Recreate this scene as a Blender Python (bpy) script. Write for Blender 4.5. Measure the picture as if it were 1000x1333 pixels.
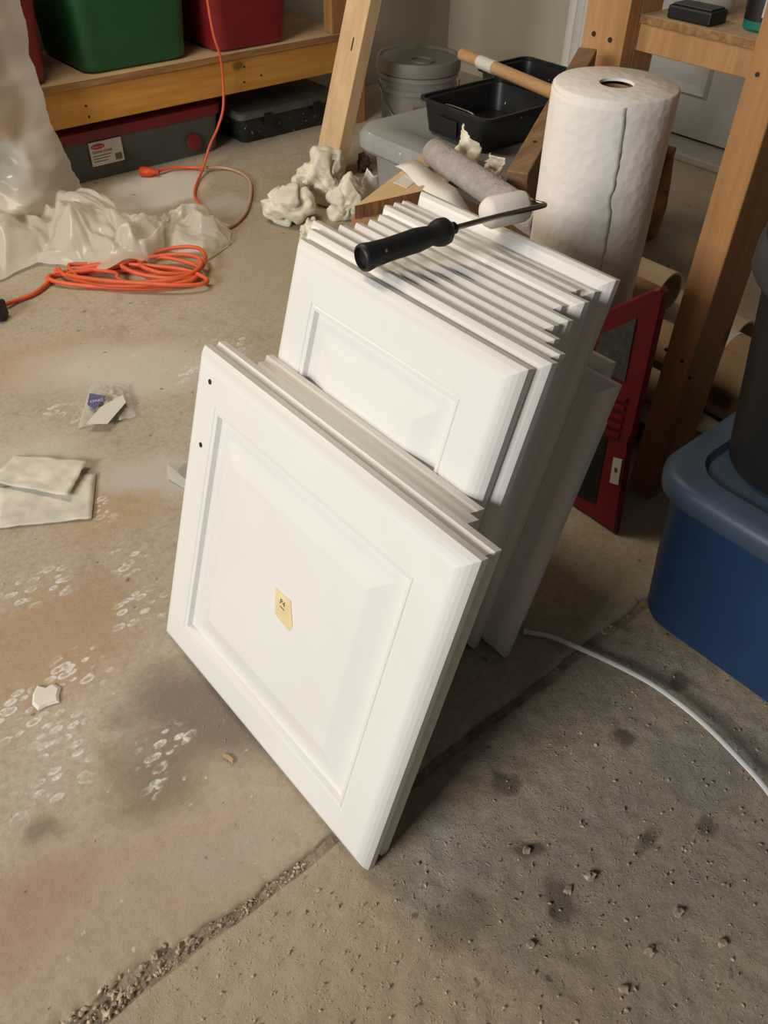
import bpy, bmesh, math, random
from mathutils import Vector, Matrix, noise

# ------------------------------------------------------------------ clear
for o in list(bpy.data.objects):
    bpy.data.objects.remove(o, do_unlink=True)
S = bpy.context.scene
COL = S.collection

# ------------------------------------------------------------------ camera
# world: z up, floor z=0, x runs away to the right along the expansion joint, y away to the left
F_PX, PITCH, ROLL, YAW, CAM_H = 1068.0, .7413, -.025, .8499, .85
def _axes():
    fwd = Vector((0, math.cos(PITCH), -math.sin(PITCH))); right = Vector((1, 0, 0)); down = fwd.cross(right)
    c, s = math.cos(ROLL), math.sin(ROLL)
    r = c*right + s*down; d = -s*right + c*down
    A = Matrix(((math.sin(YAW), math.cos(YAW), 0), (-math.cos(YAW), math.sin(YAW), 0), (0, 0, 1)))
    return A @ r, A @ d, A @ fwd
CR, CD, CF = _axes()
cam = bpy.data.cameras.new('camera'); camo = bpy.data.objects.new('camera', cam); COL.objects.link(camo)
cam.sensor_fit = 'VERTICAL'; cam.sensor_height = 36.0; cam.lens = F_PX/1333*36.0
cam.clip_start = .02
u = -CD; b = -CF
camo.matrix_world = Matrix(((CR.x, u.x, b.x, 0), (CR.y, u.y, b.y, 0), (CR.z, u.z, b.z, CAM_H), (0, 0, 0, 1)))
S.camera = camo
CAM = Vector((0, 0, CAM_H))
def ray(x, y): return (x-500)*CR/F_PX + (y-666.5)*CD/F_PX + CF
def at(x, y, z=0.0):                      # point of the level z that the photo shows at (x, y)
    v = ray(x, y); return CAM + v*((z-CAM_H)/v.z)

# ------------------------------------------------------------------ light
S.view_settings.view_transform = 'Standard'; S.view_settings.look = 'None'
S.view_settings.gamma = 1.0; S.view_settings.use_curve_mapping = False
S.view_settings.exposure = 0.0
W = bpy.data.worlds.new('world'); S.world = W; W.use_nodes = True
W.node_tree.nodes['Background'].inputs[0].default_value = (1.0, .86, .70, 1)
W.node_tree.nodes['Background'].inputs[1].default_value = .05
def area(name, loc, target, sx, sy, power, col):
    l = bpy.data.lights.new(name, 'AREA'); l.shape = 'RECTANGLE'; l.size = sx; l.size_y = sy; l.energy = power; l.color = col
    o = bpy.data.objects.new(name, l); COL.objects.link(o); o.location = loc
    o.rotation_euler = (Vector(target)-Vector(loc)).to_track_quat('-Z', 'Y').to_euler()
    return o
area('garage_door_daylight', (-2.3, .38, 1.5), (.6, .5, .4), 1.2, .8, 77, (1.0, .98, .952))
area('back_left_warm_fill', (.35, 1.75, 1.75), (.55, 1.8, 0), .9, .4, 15, (1.0, .84, .64))  # added warm fill brightening the back-left floor and shelf; no fixture seen

# ------------------------------------------------------------------ materials
MATS = {}
class NT:
    def __init__(s, name):
        s.m = bpy.data.materials.new(name); s.m.use_nodes = True; s.t = s.m.node_tree
        s.t.nodes.clear()
        s.out = s.n('ShaderNodeOutputMaterial'); s.p = s.n('ShaderNodeBsdfPrincipled')
        s.t.links.new(s.p.outputs[0], s.out.inputs[0])
        s.co = None
    def n(s, typ, **kw):
        x = s.t.nodes.new(typ)
        for k, v in kw.items(): setattr(x, k, v)
        return x
    def l(s, a, b): s.t.links.new(a, b)
    def coord(s, world=False):
        if s.co is None:
            if world: s.co = s.n('ShaderNodeNewGeometry').outputs['Position']
            else: s.co = s.n('ShaderNodeTexCoord').outputs['Object']
        return s.co
    def noise(s, scale, detail=4, rough=.55, vec=None, dist=0):
        x = s.n('ShaderNodeTexNoise'); x.inputs['Scale'].default_value = scale; x.inputs['Detail'].default_value = detail
        x.inputs['Roughness'].default_value = rough; x.inputs['Distortion'].default_value = dist
        s.l(vec if vec else s.coord(), x.inputs['Vector']); return x.outputs['Fac']
    def ramp(s, fac, stops):
        r = s.n('ShaderNodeValToRGB')
        while len(r.color_ramp.elements) < len(stops): r.color_ramp.elements.new(.5)
        for e, (p, c) in zip(r.color_ramp.elements, stops):
            e.position = p; e.color = (*c, 1) if len(c) == 3 else c
        s.l(fac, r.inputs[0]); return r.outputs[0]
    def maprange(s, v, a, b, c=0, d=1, smooth=True):
        x = s.n('ShaderNodeMapRange'); x.interpolation_type = 'SMOOTHSTEP' if smooth else 'LINEAR'
        for i, q in zip(('From Min', 'From Max', 'To Min', 'To Max'), (a, b, c, d)): x.inputs[i].default_value = q
        s.l(v, x.inputs['Value']); return x.outputs[0]
    def math(s, op, a, b=None):
        x = s.n('ShaderNodeMath', operation=op)
        for i, q in enumerate((a, b)):
            if q is None: continue
            if isinstance(q, (int, float)): x.inputs[i].default_value = q
            else: s.l(q, x.inputs[i])
        return x.outputs[0]
    def mix(s, fac, a, b, mode='MIX'):
        x = s.n('ShaderNodeMix', data_type='RGBA', blend_type=mode)
        for i, q in ((0, fac), (6, a), (7, b)):
            if isinstance(q, (int, float)): x.inputs[i].default_value = q
            elif isinstance(q, tuple): x.inputs[i].default_value = (*q, 1)
            else: s.l(q, x.inputs[i])
        return x.outputs[2]
    def bump(s, h, strength, dist):
        x = s.n('ShaderNodeBump'); x.inputs['Strength'].default_value = strength; x.inputs['Distance'].default_value = dist
        s.l(h, x.inputs['Height']); s.l(x.outputs[0], s.p.inputs['Normal'])
    def base(s, c):
        if isinstance(c, tuple): s.p.inputs['Base Color'].default_value = (*c, 1)
        else: s.l(c, s.p.inputs['Base Color'])
    def set(s, **kw):
        for k, v in kw.items(): s.p.inputs[k.replace('_', ' ')].default_value = v

def lin(r, g, b):
    f = lambda c: (c/255/12.92) if c/255 <= .04045 else ((c/255+.055)/1.055)**2.4
    return (f(r), f(g), f(b))

def simple(name, col, rough=.5, var=.12, nscale=18, bump=.15, bscale=60, bdist=.001, metal=0, spec=.5, speck=None):
    if name in MATS: return MATS[name]
    t = NT(name); t.set(Roughness=rough, Metallic=metal); t.p.inputs['Specular IOR Level'].default_value = spec
    n = t.noise(nscale, 5)
    dark = tuple(c*(1-var*1.6) for c in col); lite = tuple(min(1, c*(1+var)) for c in col)
    c = t.ramp(n, [(.3, dark), (.7, lite)])
    if speck:
        k = t.noise(70, 2, .5); m = t.maprange(k, speck[1], speck[1]+.03)
        c = t.mix(m, c, speck[0])
    t.base(c)
    if bump: t.bump(t.noise(bscale, 4), bump, bdist)
    MATS[name] = t.m; return t.m

def wood(name, c1, c2, axis=0, scale=1.0, rough=.6, knots=True):
    if name in MATS: return MATS[name]
    t = NT(name); t.set(Roughness=rough)
    mp = t.n('ShaderNodeMapping'); sc = [22*scale]*3; sc[axis] = 1.6*scale; mp.inputs['Scale'].default_value = sc
    t.l(t.coord(), mp.inputs['Vector'])
    g = t.noise(1.6, 6, .6, mp.outputs[0], .6)
    fine = t.noise(9, 3, .6, mp.outputs[0])
    f = t.math('ADD', t.math('MULTIPLY', g, .75), t.math('MULTIPLY', fine, .25))
    c = t.ramp(f, [(.32, c1), (.5, tuple((a+b)/2 for a, b in zip(c1, c2))), (.66, c2)])
    if knots:
        v = t.n('ShaderNodeTexVoronoi'); v.inputs['Scale'].default_value = 5.2
        mp2 = t.n('ShaderNodeMapping'); s2 = [1.5]*3; s2[axis] = .8; mp2.inputs['Scale'].default_value = s2
        t.l(t.coord(), mp2.inputs['Vector']); t.l(mp2.outputs[0], v.inputs['Vector'])
        k = t.maprange(v.outputs['Distance'], .045, .11, 1, 0)
        c = t.mix(t.math('MULTIPLY', k, .8), c, tuple(x*.32 for x in c1))
    t.base(c); t.bump(f, .12, .0015)
    MATS[name] = t.m; return t.m

M_paint = None
def door_paint():
    t = NT('white_door_paint'); t.set(Roughness=.34); t.p.inputs['Specular IOR Level'].default_value = .45
    n = t.noise(6, 4); t.base(t.ramp(n, [(.3, lin(227, 224, 218)), (.75, lin(234, 232, 227))]))
    mp = t.n('ShaderNodeMapping'); mp.inputs['Scale'].default_value = (1, 60, 3); t.l(t.coord(), mp.inputs['Vector'])
    t.bump(t.noise(6, 3, .5, mp.outputs[0]), .05, .0006)
    return t.m
M_paint = door_paint()
M_pine = wood('pine_lumber', lin(204, 170, 128), lin(230, 200, 160), 2, 1.0)
M_fascia = wood('yellow_fascia_pine', lin(176, 122, 50), lin(205, 152, 74), 0, 1.0)
M_ply = wood('plywood_top', lin(190, 158, 118), lin(214, 184, 146), 0, .8, knots=False)
M_plyedge = wood('plywood_edge', lin(120, 84, 46), lin(176, 136, 84), 0, 2, knots=False)
M_post = wood('orange_pine_post', lin(168, 124, 80), lin(200, 156, 108), 2, 1.0)
M_postd = wood('brown_pine_post', lin(146, 102, 58), lin(178, 130, 80), 2, 1.0)
M_oldwood = wood('weathered_board', lin(108, 80, 54), lin(158, 124, 88), 0, 1.0)
M_boardpale = wood('pale_board', lin(206, 172, 124), lin(226, 198, 152), 0, 1.0, knots=False)
M_endgrain = wood('end_grain', lin(92, 60, 36), lin(178, 130, 86), 2, 3.5, knots=False)
M_dowel = wood('tan_dowel', lin(168, 128, 84), lin(196, 158, 112), 1, 1.5, knots=False)
M_greentub = simple('green_bin_plastic', lin(24, 84, 46), .42, .08)
M_redtub = simple('red_bin_plastic', lin(128, 30, 34), .42, .08)
M_redlid = simple('red_lid_plastic', lin(122, 34, 42), .45, .1)
M_black = simple('black_plastic', lin(20, 20, 21), .5, .15, speck=None)
M_blackp = simple('paint_flecked_black_plastic', lin(30, 31, 32), .42, .15, speck=(lin(200, 198, 190), .735))
M_grip = simple('paint_smeared_black_grip', lin(26, 26, 28), .5, .15, speck=(lin(150, 130, 120), .70))
M_greytub = simple('grey_tote_lid', lin(148, 150, 148), .5, .08, speck=(lin(215, 212, 205), .74))
M_greybody = simple('grey_tote_body', lin(150, 150, 146), .5, .06)
M_blue = simple('blue_tote_plastic', lin(28, 58, 92), .42, .06)
M_bluelid = simple('blue_tote_lid', lin(66, 82, 102), .42, .06)
M_steel = simple('bare_steel', lin(150, 145, 138), .32, .15, metal=1)
M_cord = simple('orange_cord', lin(222, 98, 56), .5, .1)
M_cordpale = simple('faded_cord', lin(196, 160, 132), .55, .1)
M_plug = simple('orange_plug', lin(206, 74, 34), .45, .1)
M_cream = simple('crumpled_paper_towel', lin(232, 226, 206), .85, .06, bump=.3, bscale=40, bdist=.003)
M_white = simple('white_paper', lin(232, 228, 220), .8, .04)
M_folded = simple('dirty_folded_paper', lin(212, 206, 190), .85, .14, nscale=26, bump=.2)
M_kraft = simple('kraft_tube', lin(172, 144, 110), .8, .1)
M_kraftlight = simple('pale_kraft_tube', lin(196, 178, 146), .8, .1)
M_card = simple('cardboard', lin(150, 116, 80), .85, .12)
M_wall = simple('wall_paint', lin(196, 186, 168), .8, .05, nscale=3)
M_wall2 = simple('grey_wall_paint', lin(178, 172, 160), .8, .05, nscale=3)
M_trim = simple('white_trim_paint', lin(226, 222, 212), .45, .03)
M_doorgrey = simple('grey_panel_door', lin(176, 176, 172), .5, .04)
M_redcase = simple('dark_red_plastic', lin(124, 24, 38), .45, .1)
M_mesh = simple('grey_mesh', lin(84, 90, 88), .6, .2, nscale=120, bump=.6, bscale=300)
M_hole = simple('dark_hole', lin(40, 34, 30), .8, .1)
M_tape = simple('masking_tape', lin(226, 208, 158), .7, .06, nscale=40)
M_ink = simple('dark_ink', lin(70, 62, 58), .8, .05)
M_label = simple('white_label', lin(214, 210, 200), .6, .03)
M_fuzz = simple('grey_nap', lin(178, 168, 164), .95, .12, nscale=60, bump=1.0, bscale=260, bdist=.004)
M_foam = simple('white_foam', lin(236, 226, 216), .75, .05, bump=.3, bscale=150)
M_pink = simple('pink_paint_smear', lin(196, 120, 104), .6, .2)
M_bluetag = simple('blue_violet_label', lin(92, 92, 140), .5, .08)
M_teal = simple('teal_plastic', lin(20, 112, 100), .4, .08)
M_bucket = simple('grey_bucket', lin(136, 134, 126), .5, .12, nscale=9)
M_bucketlid = simple('dusty_bucket_lid', lin(124, 120, 110), .6, .18, nscale=8)
M_strip = simple('white_strip', lin(232, 232, 228), .35, .02)
M_bagbrown = simple('brown_printed_bag', lin(146, 96, 46), .55, .4, nscale=22)
M_red = simple('bright_red_print', lin(190, 40, 40), .5, .05)
M_flake = simple('paint_flake', lin(226, 220, 206), .7, .05)
M_rubble = simple('concrete_crumbs', lin(186, 168, 144), .9, .4, nscale=90)
M_dirt = simple('joint_dirt', lin(142, 124, 104), .95, .3, nscale=60, bump=.8, bscale=120, bdist=.004)

def towel_mat():
    t = NT('embossed_paper_towel'); t.set(Roughness=.9); t.p.inputs['Specular IOR Level'].default_value = .15
    t.base(t.ramp(t.noise(8, 3), [(.3, lin(228, 220, 212)), (.7, lin(236, 229, 221))]))
    t.p.inputs['Subsurface Weight'].default_value = .0
    a = t.noise(26, 3, .5); v = t.n('ShaderNodeTexVoronoi'); v.inputs['Scale'].default_value = 85; t.l(t.coord(), v.inputs['Vector'])
    t.bump(t.math('ADD', t.math('MULTIPLY', v.outputs['Distance'], .35), a), .5, .004); return t.m
M_towel = towel_mat()
def plastic_film(name, col, transp, transl, rough=.22):
    t = NT(name); t.set(Roughness=rough); t.base(col)
    tr = t.n('ShaderNodeBsdfTranslucent'); tr.inputs[0].default_value = (*col, 1)
    m1 = t.n('ShaderNodeMixShader'); m1.inputs[0].default_value = transl
    t.l(t.p.outputs[0], m1.inputs[1]); t.l(tr.outputs[0], m1.inputs[2])
    tp = t.n('ShaderNodeBsdfTransparent'); m2 = t.n('ShaderNodeMixShader'); m2.inputs[0].default_value = transp
    t.l(m1.outputs[0], m2.inputs[1]); t.l(tp.outputs[0], m2.inputs[2]); t.l(m2.outputs[0], t.out.inputs[0])
    t.bump(t.noise(16, 3, .5), .12, .004)
    return t.m
M_sheet = plastic_film('milky_plastic_film', lin(244, 239, 226), .12, .45, .18)
M_bag = plastic_film('clear_bag_film', lin(224, 222, 214), .45, .2, .12)
M_clear = plastic_film('clear_tub_plastic', lin(104, 108, 102), .30, .15, .25)
M_glass = plastic_film('clear_jar', lin(200, 196, 188), .6, .1, .06)

# ------------------------------------------------------------------ mesh helpers
def link(name, bm, mat, parent=None, smooth=False, angle=None):
    me = bpy.data.meshes.new(name)
    bmesh.ops.recalc_face_normals(bm, faces=bm.faces)
    bm.to_mesh(me); bm.free()
    mats = mat if isinstance(mat, (list, tuple)) else [mat]
    for m in mats: me.materials.append(m)
    if smooth:
        for p in me.polygons: p.use_smooth = True
        if angle:
            try: me.set_sharp_from_angle(angle=math.radians(angle))
            except Exception: pass
    o = bpy.data.objects.new(name, me); COL.objects.link(o)
    if parent is not None: o.parent = parent
    return o
def empty(name, loc=(0, 0, 0), rz=0.0):
    o = bpy.data.objects.new(name, None); COL.objects.link(o); o.location = loc; o.rotation_euler = (0, 0, rz)
    o.empty_display_size = .05; return o
def tag(o, label, cat, group=None):
    o['label'] = label; o['category'] = cat
    if group: o['group'] = group
    return o
def struct(o, label=None):
    o['kind'] = 'structure'
    if label: o['label'] = label
    return o
def box(bm, x0, x1, y0, y1, z0, z1, bev=0, seg=2, mi=0):
    r = bmesh.ops.create_cube(bm, size=1.0, matrix=Matrix.Translation(((x0+x1)/2, (y0+y1)/2, (z0+z1)/2)) @ Matrix.Diagonal((x1-x0, y1-y0, z1-z0, 1)))
    vs = r['verts']; fs = {f for v in vs for f in v.link_faces}
    for f in fs: f.material_index = mi
    if bev:
        es = list({e for v in vs for e in v.link_edges})
        bmesh.ops.bevel(bm, geom=es, offset=bev, segments=seg, profile=.5, affect='EDGES')
def bar(bm, a, b_, up, w, h, bev=.0015):
    """beam from a to b; a,b = centre line; w = width across 'side', h = height along 'up'"""
    a = Vector(a); b_ = Vector(b_); d = (b_-a); L = d.length; d.normalize()
    up = Vector(up); up = (up - d*up.dot(d)).normalized(); side = d.cross(up)
    M = Matrix((( d.x, side.x, up.x, 0), (d.y, side.y, up.y, 0), (d.z, side.z, up.z, 0), (0, 0, 0, 1)))
    M.translation = (a+b_)/2
    r = bmesh.ops.create_cube(bm, size=1.0, matrix=M @ Matrix.Diagonal((L, w, h, 1)))
    if bev:
        es = list({e for v in r['verts'] for e in v.link_edges})
        bmesh.ops.bevel(bm, geom=es, offset=bev, segments=2, profile=.5, affect='EDGES')
def lathe(bm, prof, n=40, M=None, cap=False):
    """prof: (radius, z) list"""
    M = M or Matrix(); rings = []
    for r, z in prof:
        rings.append([bm.verts.new(M @ Vector((r*math.cos(2*math.pi*k/n), r*math.sin(2*math.pi*k/n), z))) for k in range(n)])
    for i in range(len(rings)-1):
        for k in range(n):
            bm.faces.new((rings[i][k], rings[i][(k+1) % n], rings[i+1][(k+1) % n], rings[i+1][k]))
    if cap:
        bm.faces.new(rings[0][::-1]); bm.faces.new(rings[-1])
def frame_z(d):
    d = Vector(d).normalized(); return d.to_track_quat('Z', 'Y').to_matrix().to_4x4()
def tube(bm, pts, r, n=8, cap=True):
    pts = [Vector(p) for p in pts]; rings = []; prev = None
    for i, p in enumerate(pts):
        d = (pts[min(i+1, len(pts)-1)]-pts[max(i-1, 0)]).normalized()
        if prev is None:
            a = Vector((0, 0, 1)) if abs(d.z) < .9 else Vector((1, 0, 0)); s = d.cross(a).normalized()
        else:
            s = (prev - d*prev.dot(d)).normalized()
        prev = s; t = d.cross(s)
        rr = r[i] if isinstance(r, (list, tuple)) else r
        rings.append([bm.verts.new(p + (s*math.cos(2*math.pi*k/n)+t*math.sin(2*math.pi*k/n))*rr) for k in range(n)])
    for i in range(len(rings)-1):
        for k in range(n): bm.faces.new((rings[i][k], rings[i][(k+1) % n], rings[i+1][(k+1) % n], rings[i+1][k]))
    if cap: bm.faces.new(rings[0][::-1]); bm.faces.new(rings[-1])
def spline(pts, per=8):
    P = [Vector(p) for p in pts]; P = [P[0]*2-P[1]] + P + [P[-1]*2-P[-2]]; out = []
    for i in range(1, len(P)-2):
        for k in range(per):
            t = k/per; a, b, c, d = P[i-1:i+3]
            out.append(.5*((2*b)+(c-a)*t+(2*a-5*b+4*c-d)*t*t+(3*b-3*c+d-a)*t**3))
    out.append(P[-2]); return out
def rrect(x0, x1, y0, y1, r, n=5):
    o = []
    for cx, cy, a0 in ((x1-r, y1-r, 0), (x0+r, y1-r, 90), (x0+r, y0+r, 180), (x1-r, y0+r, 270)):
        for k in range(n+1):
            a = math.radians(a0+90*k/n); o.append((cx+r*math.cos(a), cy+r*math.sin(a)))
    return o
def loft(bm, loops, cap0=True, cap1=True, mi=0):
    R = [[bm.verts.new(p) for p in L] for L in loops]; n = len(R[0])
    for i in range(len(R)-1):
        for k in range(n):
            f = bm.faces.new((R[i][k], R[i][(k+1) % n], R[i+1][(k+1) % n], R[i+1][k])); f.material_index = mi
    if cap0: bm.faces.new(R[0][::-1]).material_index = mi
    if cap1: bm.faces.new(R[-1]).material_index = mi
def rloft(bm, levels, r, n=5, cap0=True, cap1=True):
    """levels: (x0,x1,y0,y1,z[,r])"""
    loft(bm, [[(x, y, L[4]) for x, y in rrect(L[0], L[1], L[2], L[3], L[5] if len(L) > 5 else r, n)] for L in levels], cap0, cap1)
def shell(bm, levels, r, t=.003, n=5):
    """open tub: outer wall up, rim, inner wall down, floor"""
    inn = [(a+t, b-t, c+t, d-t, max(z, levels[0][4]+t)) for a, b, c, d, z in levels]
    L = levels + inn[::-1]
    rloft(bm, [(a, b_, c, d, z, r) for a, b_, c, d, z in L], r, n)
def text_mesh(name, s, size, mat, parent, M, extrude=.0002):
    cu = bpy.data.curves.new(name, 'FONT'); cu.body = s; cu.size = size; cu.extrude = extrude; cu.align_x = 'CENTER'; cu.align_y = 'CENTER'
    cu.resolution_u = 3
    tmp = bpy.data.objects.new('tmp', cu); COL.objects.link(tmp)
    dg = bpy.context.evaluated_depsgraph_get(); me = bpy.data.meshes.new_from_object(tmp.evaluated_get(dg))
    bpy.data.objects.remove(tmp, do_unlink=True); bpy.data.curves.remove(cu)
    me.name = name; me.materials.clear(); me.materials.append(mat)
    o = bpy.data.objects.new(name, me); COL.objects.link(o)
    if parent: o.parent = parent
    o.matrix_local = M; return o
def basis(o, x, y, z):
    x = Vector(x).normalized(); y = Vector(y); y = (y-x*y.dot(x)).normalized(); z = x.cross(y)
    return Matrix(((x.x, y.x, z.x, o[0]), (x.y, y.y, z.y, o[1]), (x.z, y.z, z.z, o[2]), (0, 0, 0, 1)))
def fbm(x, y, z=0, oct=4):
    return noise.fractal(Vector((x, y, z)), .6, 2.1, oct)

# ================================================================== STRUCTURE
XW, YW = 2.42, 2.46            # planes of the two walls
def joint_y(x): return .3405 - .0142*x + .0012*math.sin(x*31) + .0007*math.sin(x*83+1)

def floor_mat(rough_slab):
    t = NT('rough_concrete_slab' if rough_slab else 'stained_concrete_slab'); t.set(Roughness=.8 if rough_slab else .62)
    t.p.inputs['Specular IOR Level'].default_value = .35
    co = t.coord(True)
    warp = t.n('ShaderNodeTexNoise'); warp.inputs['Scale'].default_value = 9; warp.inputs['Detail'].default_value = 4; t.l(co, warp.inputs['Vector'])
    wv = t.n('ShaderNodeVectorMath', operation='SCALE'); wv.inputs['Scale'].default_value = .12
    sub = t.n('ShaderNodeVectorMath', operation='SUBTRACT'); sub.inputs[1].default_value = (.5, .5, .5)
    t.l(warp.outputs['Color'], sub.inputs[0]); t.l(sub.outputs[0], wv.inputs[0])
    wc = t.n('ShaderNodeVectorMath', operation='ADD'); t.l(co, wc.inputs[0]); t.l(wv.outputs[0], wc.inputs[1]); wco = wc.outputs[0]
    def blob(px, py, rx, ry, ang=0, soft=.5, vec=None, world=False):
        c = Vector((px, py, 0)) if world else at(px, py)
        m = t.n('ShaderNodeMapping'); m.vector_type = 'TEXTURE'
        m.inputs['Location'].default_value = (c.x, c.y, 0); m.inputs['Rotation'].default_value = (0, 0, math.radians(ang)); m.inputs['Scale'].default_value = (rx, ry, 9)
        t.l(vec or wco, m.inputs['Vector'])
        ln = t.n('ShaderNodeVectorMath', operation='LENGTH'); t.l(m.outputs[0], ln.inputs[0])
        return t.maprange(ln.outputs['Value'], 1-soft, 1+soft*.3, 1, 0)
    big = t.noise(2.2, 5, .55, wco); mid = t.noise(14, 6, .65, wco); fine = t.noise(120, 5, .7, co); grit = t.noise(420, 3, .7, co)
    if rough_slab:
        c = t.ramp(big, [(.3, lin(172, 154, 133)), (.7, lin(192, 175, 151))])
        c = t.mix(t.maprange(mid, .45, .7), c, lin(168, 155, 142))
    else:
        c = t.ramp(big, [(.3, lin(176, 163, 140)), (.7, lin(196, 185, 165))])
        c = t.mix(t.math('MULTIPLY', t.maprange(mid, .5, .72), .5), c, lin(168, 150, 122))
    c = t.mix(t.math('MULTIPLY', t.maprange(fine, .35, .7), .35), c, tuple(x*.62 for x in lin(150, 136, 118)))
    if rough_slab:
        sp_ = t.noise(230, 4, .8, co)
        c = t.mix(t.math('MULTIPLY', t.maprange(sp_, .56, .70), .5), c, lin(206, 192, 172)); c = t.mix(t.math('MULTIPLY', t.maprange(sp_, .44, .32), .3), c, lin(92, 78, 64))
    def layer(mask, col, k):
        nonlocal c
        c = t.mix(t.math('MULTIPLY', mask, k), c, col)
    if rough_slab:
        for px, py, r in ((700, 1112, .018), (848, 1108, .016), (650, 1030, .02), (745, 1180, .024), (805, 950, .02), (930, 1070, .02), (600, 1205, .03), (870, 880, .02), (590, 930, .03)):
            layer(blob(px, py, r, r*.9, 20, .5), lin(92, 80, 70), .7)
        layer(blob(585, 1130, .07, .05, 30, .8), lin(190, 184, 176), .35)
        layer(blob(900, 980, .1, .07, 10, .8), lin(150, 146, 136), .35)
        layer(blob(330, 1260, .20, .10, 0, .8), lin(190, 172, 140), .8)
        layer(blob(520, 1310, .16, .09, 0, .8), lin(182, 164, 134), .6)
        layer(blob(760, 1290, .14, .05, 0, .8), lin(176, 156, 128), .5)
    else:
        # broad tints
        layer(blob(200, 1150, .26, .16, 0, .8), lin(170, 150, 120), .75)
        layer(t.maprange(t.noise(38, 5, .7, co), .50, .68), lin(150, 130, 104), .35)
        layer(t.maprange(t.noise(5, 5, .6, wco), .55, .72), lin(150, 130, 104), .4)
        layer(blob(60, 840, .16, .12, 20, .7), lin(172, 140, 104), .7)
        layer(blob(150, 650, .12, .10, 20, .7), lin(178, 150, 112), .65)
        layer(blob(60, 470, .30, .10, -20, .7), lin(176, 152, 116), .6)
        layer(blob(330, 350, .28, .25, 0, .8), lin(182, 168, 138), .45)
        layer(blob(170, 480, .22, .12, -35, .6), lin(204, 199, 186), .75)
        layer(blob(40, 610, .12, .12, 0, .6), lin(202, 197, 184), .6)
        layer(blob(215, 620, .06, .13, 50, .6), lin(196, 193, 186), .7)
        layer(blob(200, 250, .17, .13, 10, .35), lin(220, 217, 208), .85)
        layer(blob(290, 268, .09, .08, 0, .4), lin(196, 194, 186), .6)
        layer(blob(150, 205, .2, .05, 0, .5), lin(200, 198, 190), .5)
        # dark damp stain beside the front door, and smaller ones
        layer(blob(270, 920, .085, .12, 35, .6), lin(112, 96, 86), .8)
        layer(blob(200, 1010, .07, .05, -20, .7), lin(104, 88, 70), .6)
        layer(blob(60, 1085, .03, .02, 0, .7), lin(110, 98, 82), .6)
        layer(blob(300, 1100, .12, .03, -8, .7), lin(170, 160, 148), .5)
        layer(blob(40, 1190, .08, .06, 0, .8), lin(160, 124, 94), .5)
        # paint transferred by shoe soles: groups of ovals
        vm = t.n('ShaderNodeMapping'); vm.inputs['Rotation'].default_value = (0, 0, .5); vm.inputs['Scale'].default_value = (46, 84, 1); t.l(co, vm.inputs['Vector'])
        v = t.n('ShaderNodeTexVoronoi'); v.inputs['Scale'].default_value = 1; v.inputs['Randomness'].default_value = .8; t.l(vm.outputs[0], v.inputs['Vector'])
        patchy = t.maprange(t.noise(20, 3, .6, co), .36, .52)
        ring = t.math('MULTIPLY', t.maprange(v.outputs['Distance'], .42, .50, 1, 0), t.maprange(v.outputs['Distance'], .16, .38, .22, 1))
        ring = t.math('MULTIPLY', ring, t.maprange(t.noise(170, 4, .7, co), .30, .58))
        spots = None
        for px, py, rx, ry, a in ((40, 765, .05, .035, 30), (175, 735, .035, .05, 20), (105, 870, .062, .035, 20), (45, 935, .05, .06, 40), (100, 980, .05, .04, 30), (40, 1035, .045, .025, 10),
                                  (205, 985, .05, .018, 30), (290, 450, .07, .04, 0), (85, 545, .05, .04, 0), (180, 790, .05, .03, 10), (250, 480, .06, .03, 0), (120, 655, .02, .05, 0)):
            m = blob(px, py, rx, ry, a, .5); spots = m if spots is None else t.math('MAXIMUM', spots, m)
        layer(t.math('MULTIPLY', t.math('MULTIPLY', ring, spots), patchy), lin(232, 230, 224), .85)
        flecks = t.maprange(t.noise(75, 2, .5, co), .70, .73)
        layer(t.math('MULTIPLY', flecks, t.maprange(big, .45, .6)), lin(216, 212, 204), .7)
    if not rough_slab:
        pit = t.noise(210, 4, .75, co)
        layer(t.maprange(pit, .40, .28), lin(104, 88, 70), .55); layer(t.maprange(pit, .62, .74), lin(214, 202, 182), .45)
    dots = t.maprange(t.noise(46, 2, .4, co), .72, .76); layer(dots, lin(82, 70, 60), .6)
    t.base(c)
    if rough_slab:
        vor = t.n('ShaderNodeTexVoronoi'); vor.inputs['Scale'].default_value = 190; t.l(wco, vor.inputs['Vector'])
        grain = t.maprange(vor.outputs['Distance'], .10, .42, 1, 0); keep = t.maprange(t.noise(85, 3, .7, co), .50, .62)
        h = t.math('ADD', t.math('MULTIPLY', t.noise(48, 9, .78, co), 1.0), t.math('MULTIPLY', t.math('MULTIPLY', grain, keep), .32)); t.bump(h, .62, .010)
    else:
        h = t.math('ADD', t.math('MULTIPLY', fine, .4), t.math('MULTIPLY', grit, .3)); t.bump(h, .4, .004)
    return t.m

def grid_axis(pieces):
    out = []
    for a, b_, s in pieces:
        n = max(1, round((b_-a)/s))
        out += [a+(b_-a)*k/n for k in range(n)]
    out.append(pieces[-1][1]); return out

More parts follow.
